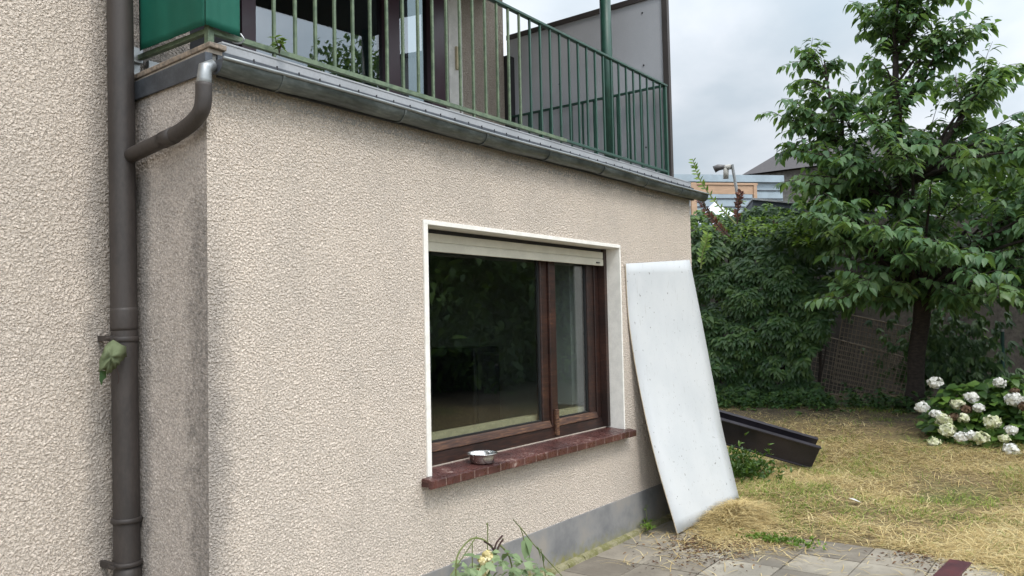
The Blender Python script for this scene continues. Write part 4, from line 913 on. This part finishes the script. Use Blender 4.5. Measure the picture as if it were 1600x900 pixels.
hb = thing('neighbour_house', (36, 7, 0), 'distant house with dark brown tiled gable roof left of the tree', 'house')
e1, e2, pk = on_x(1160, 274, 34), on_x(1420, 262, 34), on_x(1216, 238, 36)
MB().box((34.3, e2.y, 0), (40, e1.y-.5, e1.z)).out('wall', M['cement'], hb)
mb = MB(); yR = e2.y+1
mb.V = [(33.9, e1.y, e1.z), (33.9, e2.y, e1.z), (41, e2.y, e1.z), (41, e1.y, e1.z), (37, pk.y, pk.z+.3), (37, yR, pk.z+.3)]; mb.R = [0]*6; mb.F = [(0, 4, 5, 1), (1, 5, 2), (2, 5, 4, 3), (3, 4, 0)]; mb.out('roof', M['rooftile'], hb)

# ================================================================== grass, straw
def blades(X, Y, L, W, hmul, r, zoff=0.):
    n = len(X); a = rng.uniform(0, 2*np.pi, n); Z = terrain(X, Y)+zoff; D = np.stack([np.cos(a), np.sin(a)], 1); S = np.stack([-D[:, 1], D[:, 0]], 1)
    pts = []; cv_ = rng.normal(0, .22, n)
    for k, (t, wd) in enumerate(((0, 1), (.35, .9), (.7, .7), (1, .1))):
        h = hmul*L*(t*1.7-t*t*1.25 if k else 0); off = D*(L*t)[:, None]+S*(cv_*L*t*t)[:, None]
        for s_ in (-.5, .5):
            q_ = off+S*(W*wd*s_)[:, None]; pts.append(np.stack([X+q_[:, 0], Y+q_[:, 1], Z+h], 1))
    V = np.stack(pts, 1).reshape(-1, 3); b = (np.arange(n)*8)[:, None]
    Fq = np.concatenate([b+np.array([[0, 1, 3, 2]]), b+np.array([[2, 3, 5, 4]]), b+np.array([[4, 5, 7, 6]])]); return V, Fq, np.repeat(r, 8)
def vnoise(X, Y, s, seed=0):
    r = np.random.default_rng(seed); G = r.random((64, 64)); x = X*s; y = Y*s; xi = np.floor(x).astype(int); yi = np.floor(y).astype(int); fx = x-xi; fy = y-yi; fx = fx*fx*(3-2*fx); fy = fy*fy*(3-2*fy)
    g_ = lambda a, b_: G[a % 64, b_ % 64]
    return (g_(xi, yi)*(1-fx)+g_(xi+1, yi)*fx)*(1-fy)+(g_(xi, yi+1)*(1-fx)+g_(xi+1, yi+1)*fx)*fy
def lawn_pts(n):
    u = rng.random(n); X = 5.55+6.0*u**1.35; Y = rng.uniform(-3.6, 2.2, n); edge = 5.95-.35*ss(-1.3, -2.4, Y)+.22*(vnoise(X, Y, 2.6, 3)-.5)
    k = (X > edge) & (Y > -3.4-.0*X) & ~((X < 6.5) & (Y > -.02)) & (Y < .3*(X-6.2)+.6); return X[k], Y[k]
X, Y = lawn_pts(150000); bn = vnoise(X, Y, 1.1, 5)*.6+vnoise(X, Y, 3.3, 6)*.4
kp = rng.random(len(X)) < .16+.84*ss(.30, .56, bn); kp &= rng.random(len(X)) < np.where(X > 9.3, .10+.90*np.exp(-(X-9.3)*1.6), 1.); X, Y, bn = X[kp], Y[kp], bn[kp]
L_ = rng.uniform(.06, .24, len(X)); V, Fq, R = blades(X, Y, L_, rng.uniform(.0025, .0055, len(X)), rng.uniform(.03, .42, len(X))*rng.random(len(X))+.03, np.clip(rng.random(len(X))**1.2*.95+.35*(bn-.4), 0, 1), .004)
o = link_mesh('dry_grass', V, Fq, M['straw'], rnd=R); o['kind'] = 'stuff'; tag(o, 'mown straw coloured dry grass covering the lawn', 'grass')
X, Y = lawn_pts(60000); gn = vnoise(X, Y, 1.3, 11)*.6+vnoise(X, Y, 4, 12)*.4; bonus = .25*np.exp(-((X-7.3)**2/.5+(Y+.35)**2/.25))+.16*np.exp(-((X-8.3)**2/.5+(Y+1.3)**2/.15))
kp = rng.random(len(X)) < ss(.50, .74, gn+bonus)*.8+.05; X, Y = X[kp], Y[kp]; L_ = rng.uniform(.05, .13, len(X)); V, Fq, R = blades(X, Y, L_, rng.uniform(.003, .005, len(X)), rng.uniform(.3, .95, len(X)), rng.random(len(X)))
o = link_mesh('green_grass', V, Fq, M['grass'], rnd=R); o['kind'] = 'stuff'; tag(o, 'patches of fresh green grass growing through the dry lawn', 'grass')
# loose straw on the paving and the heap at the board's foot
X = np.concatenate([rng.normal(6.05, .26, 9000), rng.normal(5.62, .22, 1800), rng.uniform(4.6, 5.9, 320)]); Y = np.concatenate([rng.normal(-.46, .14, 9000), rng.normal(-.62, .25, 1800), rng.uniform(-2.4, -.05, 320)])
kp = (Y < -.06) & (X > 4.5) & ~((X < 5.75) & (X > 5.3) & (Y > -.45) & (rng.random(len(X)) < .8)); X, Y = X[kp], Y[kp]; L_ = rng.uniform(.05, .18, len(X)); hp_ = np.exp(-((X-6.1)**2/.12+(Y+.5)**2/.04))
V, Fq, R = blades(X, Y, L_, rng.uniform(.0025, .0055, len(X)), rng.uniform(.05, .3, len(X))+.35*hp_*rng.random(len(X)), rng.random(len(X))**1.1*.9, .006+.06*hp_*rng.random(len(X))+np.where(X < 5.9, .03, 0)*1.)
o = link_mesh('loose_straw', V, Fq, M['straw'], rnd=R); o['kind'] = 'stuff'; tag(o, 'loose straw heaped at the board foot and scattered on the paving', 'straw')
n = 1500; c0 = [(5.35, -.5, .12), (5.15, -.62, .2), (5.45, -.75, .1), (5.6, -2.0, .12), (5.75, -1.75, .1)]; k = rng.integers(0, 5, n); k = np.where(rng.random(n) < .5, k % 3, k); cc = np.array(c0)[k]
Pp = np.stack([cc[:, 0]+rng.normal(0, 1, n)*cc[:, 2], np.minimum(cc[:, 1]+rng.normal(0, 1, n)*cc[:, 2]*.8, -.07), np.zeros(n)], 1); Pp[:, 2] = np.maximum(terrain(Pp[:, 0], Pp[:, 1]), .008)+rng.random(n)*.012
d = rand_unit(n); d[:, 2] *= .25; V, T, R = leaves(Pp, d, np.array([0, 0, 1.])+rand_unit(n)*.4, rng.uniform(.012, .045, n), rng.uniform(.003, .018, n), .3); o = link_mesh('leaf_litter', V, T, M['litter'], rnd=R); o['kind'] = 'stuff'; tag(o, 'dark brown dead leaves and twigs littering the paving', 'leaf litter')
def clump(name, n, cx_, cy_, sx, sy, h, L, m, label, nl=3):
    cs = []
    for k in range(n):
        x_ = random.gauss(cx_, sx); y_ = random.gauss(cy_, sy); cs.append(Vector((x_, y_, max(.012, float(terrain(x_, y_)))+abs(random.gauss(0, h)))))
    V, T, R = compound(cs, nl, L, 1.8, -.3, (-.3, -.3, .5)); o = link_mesh(name, V, T, M[m], rnd=R); tag(o, label, 'weed'); o['kind'] = 'stuff'
g1 = at(1215, 850, 2, 0); clump('weed_patch', 170, g1.x, g1.y, .05, .13, .012, .035, 'fresh', 'flat patch of bright green weeds on the paving edge')
g2 = at(1165, 735, 2, .12); clump('weed_mound', 420, g2.x, g2.y, .16, .13, .09, .06, 'hyleaf', 'green weed mound right of the board between board and channel')

# ================================================================== garden behind the camera, mirrored in the window glass
def backtree(x, y, h, label, sc_=1., seed=0, m='cherry', grp='trees mirrored in the window glass'):
    r = np.random.default_rng(seed); t = thing('garden_tree', (x, y, 0), label, 'tree', grp)
    n = 11000 if h < 8 else 34000; u = r.normal(size=(n, 3)); u /= np.linalg.norm(u, axis=1, keepdims=True); lob = 1+.25*np.sin(u[:, 0]*5+seed)*np.sin(u[:, 2]*6)+.15*np.sin(u[:, 1]*11)
    rad = (r.random(n)**.45)*lob; Pp = np.stack([x+u[:, 0]*rad*2.1*sc_, y+u[:, 1]*rad*1.6*sc_, h*.52+u[:, 2]*rad*h*.5], 1); Pp = Pp[Pp[:, 2] > .1]; n = len(Pp)
    d = rand_unit(n); d[:, 2] -= .5; L_ = r.uniform(.16, .3, n); V, T, R = leaves(Pp, d, np.array([0, 0, 1.])+rand_unit(n)*.5, L_, L_*.5, .2); link_mesh('crown', V, T, M[m], t, rnd=R)
    MB().tube([(x, y, -.05), (x+.1, y, h*.4), (x, y+.1, h*.8)], [.13, .09, .03], 8).out('trunk', M['bark'], t)
backtree(11.6, -7.0, 4.6, 'leafy garden tree mirrored in the left part of the large window pane', 1., 1, 'hyleaf')
backtree(14.4, -7.4, 5.2, 'taller garden tree mirrored in the right part of the large window pane', 1.1, 2, 'hyleaf')
backtree(17.5, -8.5, 4.5, 'garden tree mirrored in the narrow right window pane', 1.2, 3)
backtree(12.5, -11.8, 5.5, 'wide garden tree mirrored far behind the others in the window glass', 1.8, 4, 'creeper')
backtree(17.4, -12.3, 9.5, 'very tall garden tree whose top is mirrored in the balcony door glass', 1.25, 5)
backtree(8.0, -8.5, 4.0, 'low garden tree mirrored at the left edge of the large window pane', 1.2, 6)
for x_, y_, h_, lb, sd_i in ((17.5, -1.3, 4.7, 'pale green tree beyond the garden wall, seen through the cherry crown', 7), (18.0, -4.4, 5.2, 'pale green tree beyond the garden wall at the right picture edge', 8)):
    backtree(x_, y_, h_, lb, 1., sd_i, 'hyleaf', 'trees beyond the garden wall')
